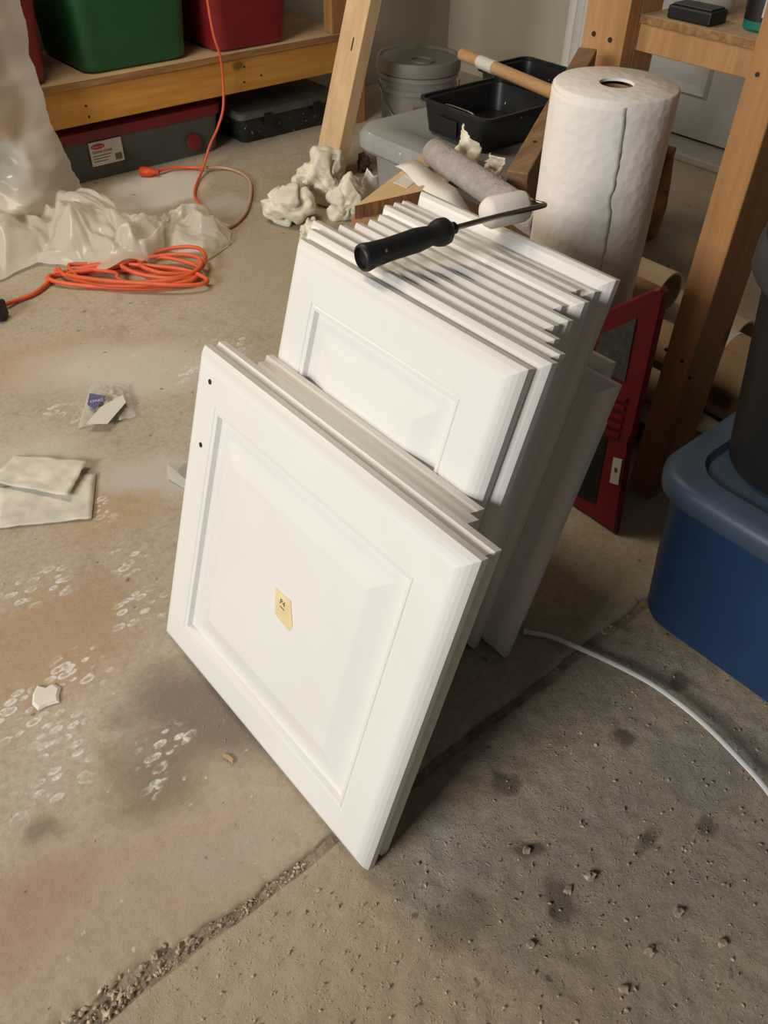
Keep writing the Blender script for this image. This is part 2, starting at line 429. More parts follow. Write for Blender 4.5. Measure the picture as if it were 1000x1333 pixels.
def build_floor():
    bm = bmesh.new()
    box(bm, -2.4, XW+.02, -1.6, YW+.02, -.06, -.0050)
    fl = struct(link('floor', bm, M_dirt), 'bare concrete garage floor with an expansion joint')
    xs = grid_axis([(-2.4, -.3, .3), (-.3, .9, .0065), (.9, 1.5, .03), (1.5, XW+.01, .12)])
    def slab(near):
        bm = bmesh.new(); rows = []
        if near: ts = [0, .0015, .004, .008] + grid_axis([(.014, .42, .0065), (.42, .7, .03), (.7, 1.9, .2)])
        else: ts = [0, .0015, .004, .008] + grid_axis([(.014, .12, .006), (.12, .6, .025), (.6, 2.12, .1)])
        for i, tt in enumerate(ts):
            row = []
            for x in xs:
                j = joint_y(x)
                # spalled, widened part of the joint near the front edge of the picture
                sp = math.exp(-((x+.005)/.075)**2)
                wid = .0050 + .003*fbm(x*40, 3.1) + (.016*sp*(1+.8*fbm(x*60, 9.)) if not near else 0)
                y = j - .0055 - tt if near else j + max(.002, wid) + tt
                if near:
                    z = .0022*fbm(x*55, y*55, 0, 5) + .0016*max(0, fbm(x*130, y*130, 5, 3)-.15) - .0008
                    z -= .004*max(0, fbm(x*22, y*22, 8, 3)-.45)
                else:
                    z = .0008*fbm(x*30, y*30, 2, 4) - .0004
                    z -= .006*sp*max(0, 1-tt/.03)*abs(fbm(x*70, y*70, 4, 4)+.4)
                z = min(z, .0022)
                if x > 1.0 or tt > .42: z = min(z, 0)*.3
                edge = max(0, 1-tt/.006); z -= .0025*edge
                if i == 0: z = -.0060
                row.append(bm.verts.new((x, y, z)))
            rows.append(row)
        for i in range(len(rows)-1):
            for k in range(len(xs)-1):
                bm.faces.new((rows[i][k], rows[i][k+1], rows[i+1][k+1], rows[i+1][k]))
        o = link('slab', bm, floor_mat(near), fl, smooth=True)
        for p in o.data.polygons[:3]:
            pass
        o['label'] = 'rough gritty near slab' if near else 'smoother stained far slab with paint marks'
        return o
    slab(True); slab(False)
    return fl
build_floor()

def build_walls():
    bm = bmesh.new(); box(bm, -2.4, XW+.1, YW, YW+.1, -.02, 1.5); struct(link('wall_back', bm, M_wall2), 'beige grey back wall')
    bm = bmesh.new(); box(bm, XW, XW+.1, -1.6, YW, -.02, 1.5); struct(link('wall_right', bm, M_wall), 'tan painted right wall')
    # panelled door on the right wall, with casing
    d = empty('door_1', (XW, 1.2, 0)); struct(d, 'pale grey panelled door')
    bm = bmesh.new(); box(bm, -.035, -.002, -.45, .60, .03, 1.4, .002); link('slab', bm, M_doorgrey, d)
    for (y0, y1) in ((-.36, .02), (.14, .50)):
        for (z0, z1) in ((.14, .62), (.74, 1.3)):
            bm = bmesh.new()
            loft(bm, [[(-.036, y0, z0), (-.036, y1, z0), (-.036, y1, z1), (-.036, y0, z1)],
                      [(-.048, y0+.008, z0+.008), (-.048, y1-.008, z0+.008), (-.048, y1-.008, z1-.008), (-.048, y0+.008, z1-.008)],
                      [(-.038, y0+.03, z0+.03), (-.038, y1-.03, z0+.03), (-.038, y1-.03, z1-.03), (-.038, y0+.03, z1-.03)]])
            link('door_panel', bm, M_doorgrey, d)
    bm = bmesh.new()
    prof = [(0, 0), (-.022, 0), (-.026, .01), (-.018, .022), (-.030, .034), (-.018, .05), (-.024, .062), (-.024, .072), (0, .076)]
    loft(bm, [[(XW-.001+a, 1.825+b_, z) for a, b_ in prof] for z in (0, 1.4)])
    struct(link('trim_1', bm, M_trim), 'white fluted door casing')
    bm = bmesh.new(); box(bm, 2.27, XW-.001, .7, 1.79, 0, .022, .004); struct(link('trim_2', bm, M_doorgrey), 'grey door threshold')
build_walls()

# ================================================================== SHELVES
def left_shelf():
    r = tag(empty('storage_shelf', (1.05, 2.3, 0)), 'low wooden shelf with yellow pine front rail along back wall', 'shelf')
    ox, oy = 1.05, 2.3
    bm = bmesh.new(); box(bm, .40-ox, 1.72-ox, 2.142-oy, 2.18-oy, .160, .244, .002); f = link('front_rail', bm, M_fascia, r)
    for px, py in ((112, 138), (116, 152), (318, 87), (318, 107), (340, 98)):
        v = ray(px, py); p = CAM+v*(2.141/v.y)
        b2 = bmesh.new(); lathe(b2, [(.0028, -.001), (.0028, .0006), (.0008, .0006)], 10, Matrix.Translation(p-Vector((ox, oy, 0))) @ frame_z((0, -1, 0)), True); link('screw', b2, M_hole, f)
    bm = bmesh.new(); box(bm, .40-ox, 1.72-ox, 2.136-oy, 2.45-oy, .2445, .2615, .001)
    o = link('shelf_board', bm, [M_ply, M_plyedge], r)
    for p in o.data.polygons:
        if p.normal.y < -.7: p.material_index = 1
    bm = bmesh.new(); box(bm, 1.635-ox, 1.72-ox, 2.142-oy, 2.18-oy, .262, 1.2, .002); link('post', bm, M_postd, r)
    bm = bmesh.new(); box(bm, 1.722-ox, 1.76-ox, 2.142-oy, 2.23-oy, 0, 1.2, .002); link('post', bm, M_postd, r)
    bm = bmesh.new(); box(bm, .361-ox, .399-ox, 2.142-oy, 2.23-oy, 0, 1.2, .002); link('post', bm, M_postd, r)
    bm = bmesh.new(); box(bm, .40-ox, 1.72-ox, 2.41-oy, 2.448-oy, .160, .244, .002); link('back_rail', bm, M_fascia, r)
left_shelf()

def right_shelf():
    r = tag(empty('workshop_shelf', (1.6, 1.0, 0)), 'wooden shelf unit with plywood top and pine post behind paper towel roll', 'shelf')
    ox, oy = 1.6, 1.0
    bm = bmesh.new(); box(bm, 1.55-ox, 1.588-ox, 1.080-oy, 1.183-oy, 0, 1.3, .002); p = link('post', bm, M_post, r)
    for px, py in ((773, 44), (794, 52)):
        v = ray(px, py); q = CAM+v*(1.549/v.x)
        b2 = bmesh.new(); lathe(b2, [(.005, -.001), (.005, .0006), (.001, .0006)], 10, Matrix.Translation(q-Vector((ox, oy, 0))) @ frame_z((-1, 0, 0)), True); link('screw_hole', b2, M_hole, p)
    bm = bmesh.new(); box(bm, 1.589-ox, 1.66-ox, 1.080-oy, 1.118-oy, 0, 1.3, .002); link('post', bm, M_post, r)
    bm = bmesh.new(); box(bm, 1.592-ox, 1.63-ox, .42-oy, 1.079-oy, .428, .476, .002); link('front_rail', bm, M_post, r)
    bm = bmesh.new(); box(bm, 1.588-ox, 2.41-ox, .42-oy, 1.079-oy, .4765, .492, .001)
    o = link('shelf_board', bm, [M_ply, M_plyedge], r)
    for q in o.data.polygons:
        if q.normal.x < -.7: q.material_index = 1
    bm = bmesh.new(); box(bm, 2.375-ox, 2.41-ox, .42-oy, 1.079-oy, .42, .476, .002); link('back_rail', bm, M_post, r)
    for (x0, x1, y0, y1) in ((1.592, 1.63, .38, .419),):
        bm = bmesh.new(); box(bm, x0-ox, x1-ox, y0-oy, y1-oy, 0, 1.3, .002); link('post', bm, M_post, r)
right_shelf()

def near_post():
    r = tag(empty('upright_post', (.996, .476, 0)), 'tall brown pine post standing between red case and blue tote', 'post')
    bm = bmesh.new(); box(bm, -.043, .043, -.021, .021, 0, 1.15, .002); p = link('timber', bm, M_postd, r)
    for px, py in ((986, 97), (867, 455), (888, 470), (898, 492)):
        v = ray(px, py); q = CAM+v*(.9525/v.x)
        b2 = bmesh.new(); lathe(b2, [(.0026, -.001), (.0026, .0006), (.0006, .0006)], 10, Matrix.Translation(q-Vector((.996, .476, 0))) @ frame_z((-1, 0, 0)), True); link('screw_hole', b2, M_hole, r)
near_post()

# ================================================================== CABINET DOORS
TH = math.radians(16.3)
def cabinet_door(xb, y0, y1, h, label, t=.019, th=TH):
    """y0 = left (far) edge, y1 = right (near) edge, h = height, xb = x of the front bottom edge"""
    w = y0-y1
    root = empty('cabinet_door', (xb, (y0+y1)/2, 0))
    tag(root, label, 'cabinet door', 'stack of white cabinet doors')
    lift = t*math.sin(th)
    def P(u_, v_, n_):      # u across (towards -y), v up the door, n out of the face
        return (v_*math.sin(th) - n_*math.cos(th), w/2-u_, lift + v_*math.cos(th) + n_*math.sin(th))
    def rings(prof, cap0, cap1):
        bm = bmesh.new(); L = []
        for i, n_ in prof: L.append([P(i, i, n_), P(w-i, i, n_), P(w-i, h-i, n_), P(i, h-i, n_)])
        loft(bm, L, cap0, cap1); return bm
    # frame: back, edge, moulded outer edge, flat, inner bead and groove
    e = [(.055, -t), (.0, -t), (.0, -.0108), (.0012, -.0092), (.0038, -.0060), (.0072, -.0032), (.0108, -.0012), (.0134, -.0003), (.0150, 0),
         (.048, 0), (.0490, -.0012), (.0503, -.0012), (.0515, 0), (.0550, -.0006), (.0568, -.0062), (.060, -.0080), (.066, -.0084), (.066, -.012), (.055, -.013), (.055, -t)]
    fr = link('frame', rings(e, False, False), M_paint, root)
    s = .056; k = min(w, h); rise = min(.034, k*.11)
    p = [(.0565, -.0125), (.0565, -.0115), (.0580, -.0080), (.0595, -.0076), (.0595+rise*.35, -.0060), (.0595+rise*.7, -.0030), (.0595+rise, -.0004), (.0595+rise+.003, 0)]
    pn = link('panel', rings(p, True, True), M_paint, root)
    return root, P
ORD = ['', 'frontmost and largest white raised-panel door, tape label on its panel', 'second white door from the front, tight behind the largest one',
       'third white door from the front, narrower, only its top edge showing', 'fourth white door from the front, narrow, below the first tall door',
       'first tall white door, raised panel in view above the four lower doors', 'second tall white door from the front, wider, its right edge strip showing',
       'third tall white door from the front, left corner sticking out furthest', 'fourth tall white door from the front of the stack', 'fifth tall white door from the front of the stack',
       'sixth tall white door from the front of the stack', 'seventh tall white door from the front of the stack', 'eighth tall white door, its left corner stepping up from the row',
       'ninth tall white door, just before the last two tall ones', 'tenth tall white door, next to last of the tall ones',
       'last tall white door, set apart by a gap, nearest the paper towel roll',
       'low white door behind the tall ones, its panel corner showing at right', 'low white door second from the back, narrow corner showing at right',
       'next to hindmost white door of the stack, only its right edge showing', 'hindmost white door of the stack beside the red case']
DD = {1: (.700, .287, .402), 2: (.704, .290, .397), 3: (.655, .333, .388), 4: (.669, .344, .382), 5: (.672, .356, .503), 6: (.684, .349, .504),
      7: (.704, .357, .501), 8: (.683, .379, .498), 9: (.680, .397, .496), 10: (.681, .397, .494), 11: (.688, .421, .492), 12: (.703, .411, .493),
      13: (.709, .436, .489), 14: (.716, .428, .484), 15: (.709, .422, .492), 16: (.70, .386, .386), 17: (.70, .412, .392), 18: (.70, .416, .33), 19: (.70, .414, .30)}
DOORS = {}
for k_ in range(1, 20):
    y0, y1, h = DD[k_]
    DOORS[k_] = cabinet_door(.2325+.0206*(k_-1), y0, y1, h, ORD[k_])
# screw holes and tape on the front door
root1, P1 = DOORS[1]
def door_uv(px, py, xb=.2325):
    n_ = Vector((-math.cos(TH), 0, math.sin(TH))); P0 = Vector((xb, 0, .019*math.sin(TH)))
    v = ray(px, py); t_ = (P0-CAM).dot(n_)/v.dot(n_); q = CAM+v*t_
    vv = (q-P0).dot(Vector((math.sin(TH), 0, math.cos(TH)))); return DD[1][0]-q.y, vv
for px, py in ((273.5, 497), (261.5, 579)):
    a, b_ = door_uv(px, py); bm = bmesh.new()
    c_ = Vector(P1(a, b_, .0002)); lathe(bm, [(.0030, -.003), (.0030, .0003), (.0012, .0001)], 12, Matrix.Translation(c_) @ frame_z((-math.cos(TH), 0, math.sin(TH))), True)
    link('screw_hole', bm, M_hole, root1)
tp = tag(empty('tape_label', (.2325, (.700+.287)/2, 0)), 'torn piece of masking tape with pencil marks on front door', 'label')
bm = bmesh.new(); pts = [door_uv(x, y) for x, y in ((359, 764), (368, 773), (379, 782), (380, 800), (381, 816), (377, 821), (370, 813), (362, 804), (359, 798))]
loft(bm, [[P1(a, b_, .0001) for a, b_ in pts], [P1(a, b_, .0006) for a, b_ in pts]])
tpm = link('tape', bm, M_tape, tp)
a, b_ = door_uv(368.5, 785); zx = Vector((0, -1, 0)); zy = Vector((math.sin(TH), 0, math.cos(TH)))
text_mesh('pencil_mark', 'P4', .009, M_ink, tp, basis(P1(a, b_, .0008), zx, zy, None), .0001)
bm = bmesh.new(); a, b_ = door_uv(368, 792)
loft(bm, [[P1(a-.004, b_, .0007), P1(a+.004, b_, .0007), P1(a+.004, b_+.0009, .0007), P1(a-.004, b_+.0009, .0007)], [P1(a-.004, b_, .0009), P1(a+.004, b_, .0009), P1(a+.004, b_+.0009, .0009), P1(a-.004, b_+.0009, .0009)]])
link('pencil_underline', bm, M_ink, tp)

# ================================================================== PAINT ROLLER ON THE DOORS
def paint_roller():
    A = Vector((.461, .566, .5045)); B = Vector((.569, .556, .508))
    r = tag(empty('paint_roller', A), 'mini paint roller with paint-smeared black handle lying on tall doors', 'paint roller')
    d = (B-A).normalized(); M = frame_z(d); L = (B-A).length
    bm = bmesh.new()
    prof = [(.0001, .004), (.0095, .004), (.0105, -.001), (.0125, 0), (.0135, .004), (.0122, .012), (.0112, .03), (.0115, .05), (.0118, .065), (.0105, .076), (.0095, .082), (.0125, .088), (.0138, .094), (.0130, .101), (.0085, .106), (.006, .1065), (.006, .112), (.0001, .112)]
    lathe(bm, prof, 28, M); link('handle', bm, M_grip, r, True, 50)
    bm = bmesh.new()
    pts = spline([B-A+d*0, Vector((.63, .553, .5055))-A, Vector((.690, .547, .503))-A, Vector((.7005, .549, .502))-A, Vector((.7015, .556, .5005))-A, Vector((.697, .5645, .500))-A, Vector((.660, .572, .499))-A], 6)
    tube(bm, pts, .0028, 10); link('wire_frame', bm, M_steel, r, True)
    E1 = Vector((.691, .5655, .4985)); E2 = Vector((.640, .578, .4975)); dd = (E2-E1).normalized(); LL = (E2-E1).length
    M2 = Matrix.Translation(E1-A) @ frame_z(dd)
    bm = bmesh.new(); lathe(bm, [(.0001, .002), (.011, .0015), (.0152, .003), (.0165, .007), (.0165, LL-.006), (.013, LL), (.0001, LL)], 28, M2); sl = link('roller_sleeve', bm, M_foam, r, True, 60)
    bm = bmesh.new(); lathe(bm, [(.0001, -.004), (.0045, -.004), (.0055, .0005), (.0085, .0012), (.0085, .004)], 20, M2); link('end_cap', bm, M_pink, sl, True, 50)
paint_roller()

# ================================================================== PAPER TOWEL ROLL
def towel():
    c = Vector((.935, .650, .2725)); Ht = .2905; R = .0772
    r = tag(empty('paper_towel_roll', c), 'big white paper towel roll standing upright behind the doors', 'paper towels')
    bm = bmesh.new()
    lathe(bm, [(.0205, .004), (.0205, 0), (R-.004, 0), (R, .004)] + [(R, .004+(Ht-.007)*q/16) for q in range(1, 16)] + [(R, Ht-.003), (R-.003, Ht), (.0215, Ht), (.0205, Ht-.003)], 72)
    for v in bm.verts:
        rr = math.hypot(v.co.x, v.co.y)
        if rr > .06:
            a = math.atan2(v.co.y, v.co.x); k = 1+.010*fbm(math.cos(a)*2, math.sin(a)*2, v.co.z*4)
            v.co.x *= k; v.co.y *= k
    link('roll', bm, M_towel, r, True, 50)
    bm = bmesh.new(); lathe(bm, [(.0200, .002), (.0200, Ht-.006), (.0188, Ht-.006), (.0188, .002)], 32); link('cardboard_core', bm, M_card, r, True, 50)
    # loose outer sheet with its wavy torn edge, wrapping the lit side and ending near the front
    bm = bmesh.new(); va = math.atan2(-c.y, -c.x); rows = []
    for i in range(41):
        z = .012+(Ht-.018)*i/40; row = []
        edge = va + .34 + .05*fbm(z*30, 1.7) - .18*(z/Ht-.35)
        for k in range(49):
            s = k/48; a = edge - s*3.2
            kk = 1+.010*fbm(math.cos(a)*2, math.sin(a)*2, z*4); lift = R*(kk-1) + .0005
            row.append(bm.verts.new(((R+lift)*math.cos(a), (R+lift)*math.sin(a), z)))
        rows.append(row)
    for i in range(40):
        for k in range(48): bm.faces.new((rows[i][k], rows[i][k+1], rows[i+1][k+1], rows[i+1][k]))
    o = link('loose_sheet', bm, M_towel, r, True)
    m = o.modifiers.new('thick', 'SOLIDIFY'); m.thickness = .0004; m.offset = 1
towel()
def support_box():
    r = tag(empty('cardboard_box', (.965, .795, 0)), 'closed brown cardboard box under the paper towel roll', 'box')
    bm = bmesh.new(); box(bm, -.100, .105, -.215, .225, 0, .268, .003); link('body', bm, M_card, r)
    bm = bmesh.new(); box(bm, -.100, .0015, -.215, .225, .2685, .2715, .001); link('flap', bm, M_card, r)
    bm = bmesh.new(); box(bm, .0035, .105, -.215, .225, .2685, .2715, .001); link('flap', bm, M_card, r)
support_box()

# ================================================================== RED CASE
def red_case():
    O = Vector((.846, .44, 0)); Rr = Vector((0, 1, 0)); U = Vector((.045, .0, .37)).normalized(); N = U.cross(Rr)  # leaning panel
    if N.x > 0: N = -N
    r = tag(empty('red_case', O), 'dark red plastic case with grey mesh panel leaning behind the doors', 'case')
    def P(u_, v_, n_=0): return Rr*u_ + U*v_ + N*n_
    out = [(0, .002), (.024, .135), (.028, .15), (.026, .165), (.0475, .350), (.0495, .364), (.056, .369), (.064, .365), (.118, .316), (.125, .28), (.125, .002)]
    bm = bmesh.new()
    cx = sum(a for a, _ in out)/len(out); cy = sum(b_ for _, b_ in out)/len(out)
    ins = [(a+(cx-a)*.06, b_+(cy-b_)*.03) for a, b_ in out]
    loft(bm, [[P(a, b_, -.013) for a, b_ in out], [P(a, b_, -.004) for a, b_ in out], [P(a, b_, 0) for a, b_ in ins]]); link('shell', bm, M_redcase, r)
    bm = bmesh.new(); q = [(.062, .232), (.074, .320), (.118, .278), (.118, .222)]
    loft(bm, [[P(a, b_, -.002) for a, b_ in q], [P(a, b_, .0015) for a, b_ in q]]); link('mesh_panel', bm, M_mesh, r)
    for k in range(5):
        v0 = .212-.014*k; bm = bmesh.new()
        q = [(.050-.0015*k, v0), (.118, v0-.012), (.118, v0-.018), (.050-.0015*k, v0-.006)]
        loft(bm, [[P(a, b_, -.002) for a, b_ in q], [P(a, b_, .003) for a, b_ in q]]); link('rib', bm, M_redcase, r)
    bm = bmesh.new(); q = [(.045, .03), (.06, .14), (.118, .13), (.118, .02)]
    loft(bm, [[P(a, b_, -.002) for a, b_ in q], [P(a, b_, .001) for a, b_ in q]]); link('dark_panel', bm, M_black, r)
    bm = bmesh.new(); q = [(.0200, .082), (.027, .122), (.041, .118), (.034, .078)]
    loft(bm, [[P(a, b_, 0) for a, b_ in q], [P(a, b_, .0015) for a, b_ in q]]); lb = link('sticker', bm, M_label, r)
    bm = bmesh.new(); q = [(.028, .1), (.030, .106), (.034, .105), (.032, .099)]
    loft(bm, [[P(a, b_, .001) for a, b_ in q], [P(a, b_, .002) for a, b_ in q]]); link('print', bm, M_ink, lb)
red_case()

# ================================================================== BLUE TOTE AND BLACK PAIL
def blue_tote():
    r = tag(empty('storage_tote', (.95, .08, 0)), 'blue plastic storage tote with grey-blue lid at right edge', 'tote')
    ox, oy = .95, .08
    def lv(x0, x1, y0, y1, z, rr): return (x0-ox, x1-ox, y0-oy, y1-oy, z, rr)
    bm = bmesh.new()
    rloft(bm, [lv(.758, 1.13, -.22, .326, 0, .05), lv(.748, 1.14, -.23, .336, .008, .055), lv(.749, 1.15, -.24, .346, .10, .055), lv(.750, 1.16, -.25, .354, .205, .055)], .05, 7)
    link('body', bm, M_blue, r, True, 40)
    bm = bmesh.new()
    rloft(bm, [lv(.744, 1.171, -.261, .364, .200, .06), lv(.741, 1.175, -.265, .370, .204, .062), lv(.740, 1.176, -.266, .371, .222, .062), lv(.744, 1.171, -.261, .366, .230, .06), lv(.752, 1.163, -.253, .358, .234, .055),
               lv(.776, 1.13, -.22, .335, .234, .05), lv(.782, 1.12, -.21, .329, .226, .045), lv(.790, 1.11, -.20, .320, .226, .04)], .05, 7)
    link('lid', bm, M_bluelid, r, True, 40)
blue_tote()
def pail():
    c = Vector((.893, .252, .2265))
    r = tag(empty('black_pail', c), 'black round pail standing on the blue tote', 'pail')
    bm = bmesh.new(); lathe(bm, [(.0001, 0), (.078, 0), (.086, .006), (.098, .10), (.117, .250), (.114, .250), (.083, .009), (.0001, .009)], 56); link('body', bm, M_black, r, True, 40)
    bm = bmesh.new(); lathe(bm, [(.1165, .232), (.127, .234), (.131, .240), (.131, .266), (.127, .274), (.118, .276), (.113, .271), (.0001, .271), (.0001, .262), (.113, .260)], 56); link('lid', bm, simple('dark_grey_lid', lin(50, 50, 53), .55, .08), r, True, 40)
pail()

# ================================================================== WHITE STRIP
def strip():
    pts = spline([at(682, 822, .0040), at(692, 824, .0045), at(720, 830, .006), at(780, 855, .0095), at(840, 885, .013), at(880, 912, .0145), at(920, 945, .015), at(960, 985, .015), at(1000, 1030, .0145), (.61, .008, .012), (.57, -.05, .008), (.53, -.09, .004)], 10)
    bm = bmesh.new(); rings = []
    for i, p in enumerate(pts):
        d = (pts[min(i+1, len(pts)-1)]-pts[max(i-1, 0)]).normalized(); s = d.cross(Vector((0, 0, 1))).normalized(); u_ = s.cross(d)
        w = .0033 if i > 4 else .0060-.0006*i
        rings.append([bm.verts.new(p+s*a*w+u_*b_*.0016) for a, b_ in ((-1, -.6), (-.6, -1), (.6, -1), (1, -.6), (1, .6), (.5, 1.2), (-.5, 1.2), (-1, .6))])
    for i in range(len(rings)-1):
        for k in range(8): bm.faces.new((rings[i][k], rings[i][(k+1) % 8], rings[i+1][(k+1) % 8], rings[i+1][k]))
    bm.faces.new(rings[0][::-1]); bm.faces.new(rings[-1])
    tag(link('trim_strip_offcut', bm, M_strip, None, True, 50), 'curved white plastic strip arching over the floor beside blue tote', 'strip')
strip()

# ================================================================== BINS ON THE LEFT SHELF
def bin_(x0, x1, y0, y1, z, h, mat, label):
    cx, cy = (x0+x1)/2, (y0+y1)/2
    r = tag(empty('storage_bin', (cx, cy, z)), label, 'storage bin', 'storage bins on the low shelf')
    a, b_, c, d = x0-cx, x1-cx, y0-cy, y1-cy; k = .018
    bm = bmesh.new(); rloft(bm, [(a+.012, b_-.012, c+.012, d-.012, 0, .03), (a+.003, b_-.003, c+.003, d-.003, .006, .035), (a, b_, c, d, .02, .035), (a-k, b_+k, c-k, d+k*.2, h, .035)], .03, 6)
    link('tub', bm, mat, r, True, 40)
    bm = bmesh.new(); k2 = k+.012; rloft(bm, [(a-k2, b_+k2, c-k2, d+k*.2, h-.015, .04), (a-k2, b_+k2, c-k2, d+k*.2, h+.012, .04), (a-k2+.02, b_+k2-.02, c-k2+.02, d-.01, h+.02, .03)], .03, 6)
    link('lid', bm, M_redlid if mat is M_redtub else M_greentub, r, True, 40)
bin_(.50, .790, 2.150, 2.43, .262, .30, M_redtub, 'red storage bin at the left end of the shelf behind plastic sheet')
bin_(.886, 1.176, 2.158, 2.43, .262, .30, M_greentub, 'green storage bin on the shelf between two red ones')
bin_(1.252, 1.488, 2.148, 2.43, .262, .30, M_redtub, 'red storage bin on the shelf right of the green one')

def underbed_box():
    x0, x1, y0, y1 = .70, 1.268, 2.195, 2.40; cx, cy = (x0+x1)/2, (y0+y1)/2
    r = tag(empty('underbed_box', (cx, cy, 0)), 'clear flat storage box with red lid under the shelf', 'storage box')
    a, b_, c, d = x0-cx, x1-cx, y0-cy, y1-cy
    bm = bmesh.new(); shell(bm, [(a+.01, b_-.01, c+.008, d-.008, .001), (a, b_, c, d, .108)], .025); link('tub', bm, M_clear, r, True, 40)
    bm = bmesh.new(); rloft(bm, [(a-.006, b_+.006, c-.008, d+.006, .104), (a-.006, b_+.006, c-.008, d+.006, .128), (a, b_, c, d, .134)], .028); link('lid', bm, M_redlid, r, True, 40)
    bm = bmesh.new(); rloft(bm, [(a+.03, b_-.03, c+.03, d-.03, .006), (a+.03, b_-.03, c+.03, d-.03, .085)], .02); link('contents', bm, simple('dim_contents', lin(58, 62, 58), .8, .3, nscale=14), r)
    yf = c+.001-.004
    def pr(px, py): v = ray(px, py); q = CAM+v*((2.196)/v.y); return q.x-cx, q.z
    p0 = pr(138, 197)
    lab = bmesh.new(); box(lab, p0[0]-.046, p0[0]+.046, yf-.0006, yf+.0008, p0[1]-.030, p0[1]+.030); lo = link('sticker', lab, M_label, r); lo['label'] = 'white product sticker'
    Mx = lambda x, z: basis((x, yf-.0012, z), (1, 0, 0), (0, 0, 1), None)
    bm = bmesh.new(); lathe(bm, [(.019, 0), (.019, .0006)], 28, Mx(p0[0]-.022, p0[1]+.018) @ Matrix.Diagonal((1, .36, 1, 1)), True); link('logo_oval', bm, M_red, lo)
    text_mesh('logo_text', 'Rubbermaid', .0062, M_label, lo, basis((p0[0]-.022, yf-.0022, p0[1]+.018), (1, 0, 0), (0, 0, 1), None))
    text_mesh('sticker_text', 'CLEVER STORE', .0082, M_ink, lo, Mx(p0[0]-.012, p0[1]+.004))
    for k in range(3):
        bm = bmesh.new(); box(bm, p0[0]-.040, p0[0]+.012-.006*k, yf-.0014, yf-.0007, p0[1]-.006-.007*k, p0[1]-.0045-.007*k); link('print_line', bm, M_ink, lo)
    for k in range(7):
        bm = bmesh.new(); box(bm, p0[0]+.022+.0028*k, p0[0]+.0236+.0028*k, yf-.0014, yf-.0007, p0[1]-.025, p0[1]-.008); link('barcode_bar', bm, M_ink, lo)
    p1 = pr(252, 185); bm = bmesh.new(); lathe(bm, [(.0001, 0), (.024, 0), (.024, .004), (.018, .006), (.0001, .006)], 28, basis((p1[0], yf+.002, p1[1]), (1, 0, 0), (0, 0, 1), None)); link('latch_disc', bm, M_redlid, r, True, 40)
underbed_box()

def black_flat_case():
    x0, x1, y0, y1 = 1.33, 1.69, 2.19, 2.42; cx, cy = (x0+x1)/2, (y0+y1)/2
    r = tag(empty('flat_case', (cx, cy, 0)), 'flat black lidded case with grey top under the shelf', 'case')
    a, b_, c, d = x0-cx, x1-cx, y0-cy, y1-cy
    bm = bmesh.new(); rloft(bm, [(a+.012, b_-.012, c+.010, d-.010, .0), (a, b_, c, d, .072)], .02); link('tub', bm, simple('scuffed_black', lin(34, 38, 34), .5, .3, nscale=30, speck=(lin(130, 130, 120), .66)), r, True, 40)
    bm = bmesh.new(); rloft(bm, [(a-.008, b_+.008, c-.010, d+.006, .070), (a-.008, b_+.008, c-.010, d+.006, .086), (a-.002, b_+.002, c-.004, d, .090), (a+.012, b_-.012, c+.012, d-.012, .086)], .02); link('lid', bm, simple('dusty_dark_lid', lin(88, 86, 76), .6, .2), r, True, 40)
    for xx in (-.09, .09):
        bm = bmesh.new(); box(bm, xx-.014, xx+.014, c-.016, c+.002, .045, .078, .002); link('latch', bm, M_black, r)
black_flat_case()

# ================================================================== LEANING STUD
def lean_stud():
    A = Vector((1.380, 1.842, -.002)); B = A+(Vector((1.545, 1.800, .475))-Vector((1.405, 1.812, 0)))*1.9
    d = (B-A).normalized()
    r = tag(empty('lumber_stud', (A.x, A.y, 0)), 'pale pine stud leaning upright in front of the shelf', 'lumber')
    bm = bmesh.new(); bar(bm, A+d*.012-r.location, B-r.location, (1, 0, 0), .089, .038, .002)
    for v in bm.verts:
        if v.co.z < .0: v.co.z = 0
    link('stud', bm, M_pine, r)
    n_ = (Vector((-1, 0, 0)) - d*(-d.x)).normalized()
    for s_, off, ln in ((.33, .012, .03), (.60, .02, .022)):
        c_ = A+d*s_-r.location+n_*.0188+Vector((0, -off, 0)); b2 = bmesh.new(); bar(b2, c_-d*ln/2, c_+d*ln/2, n_, .005, .0012, .0004); link('knot_split', b2, M_hole, r)
lean_stud()

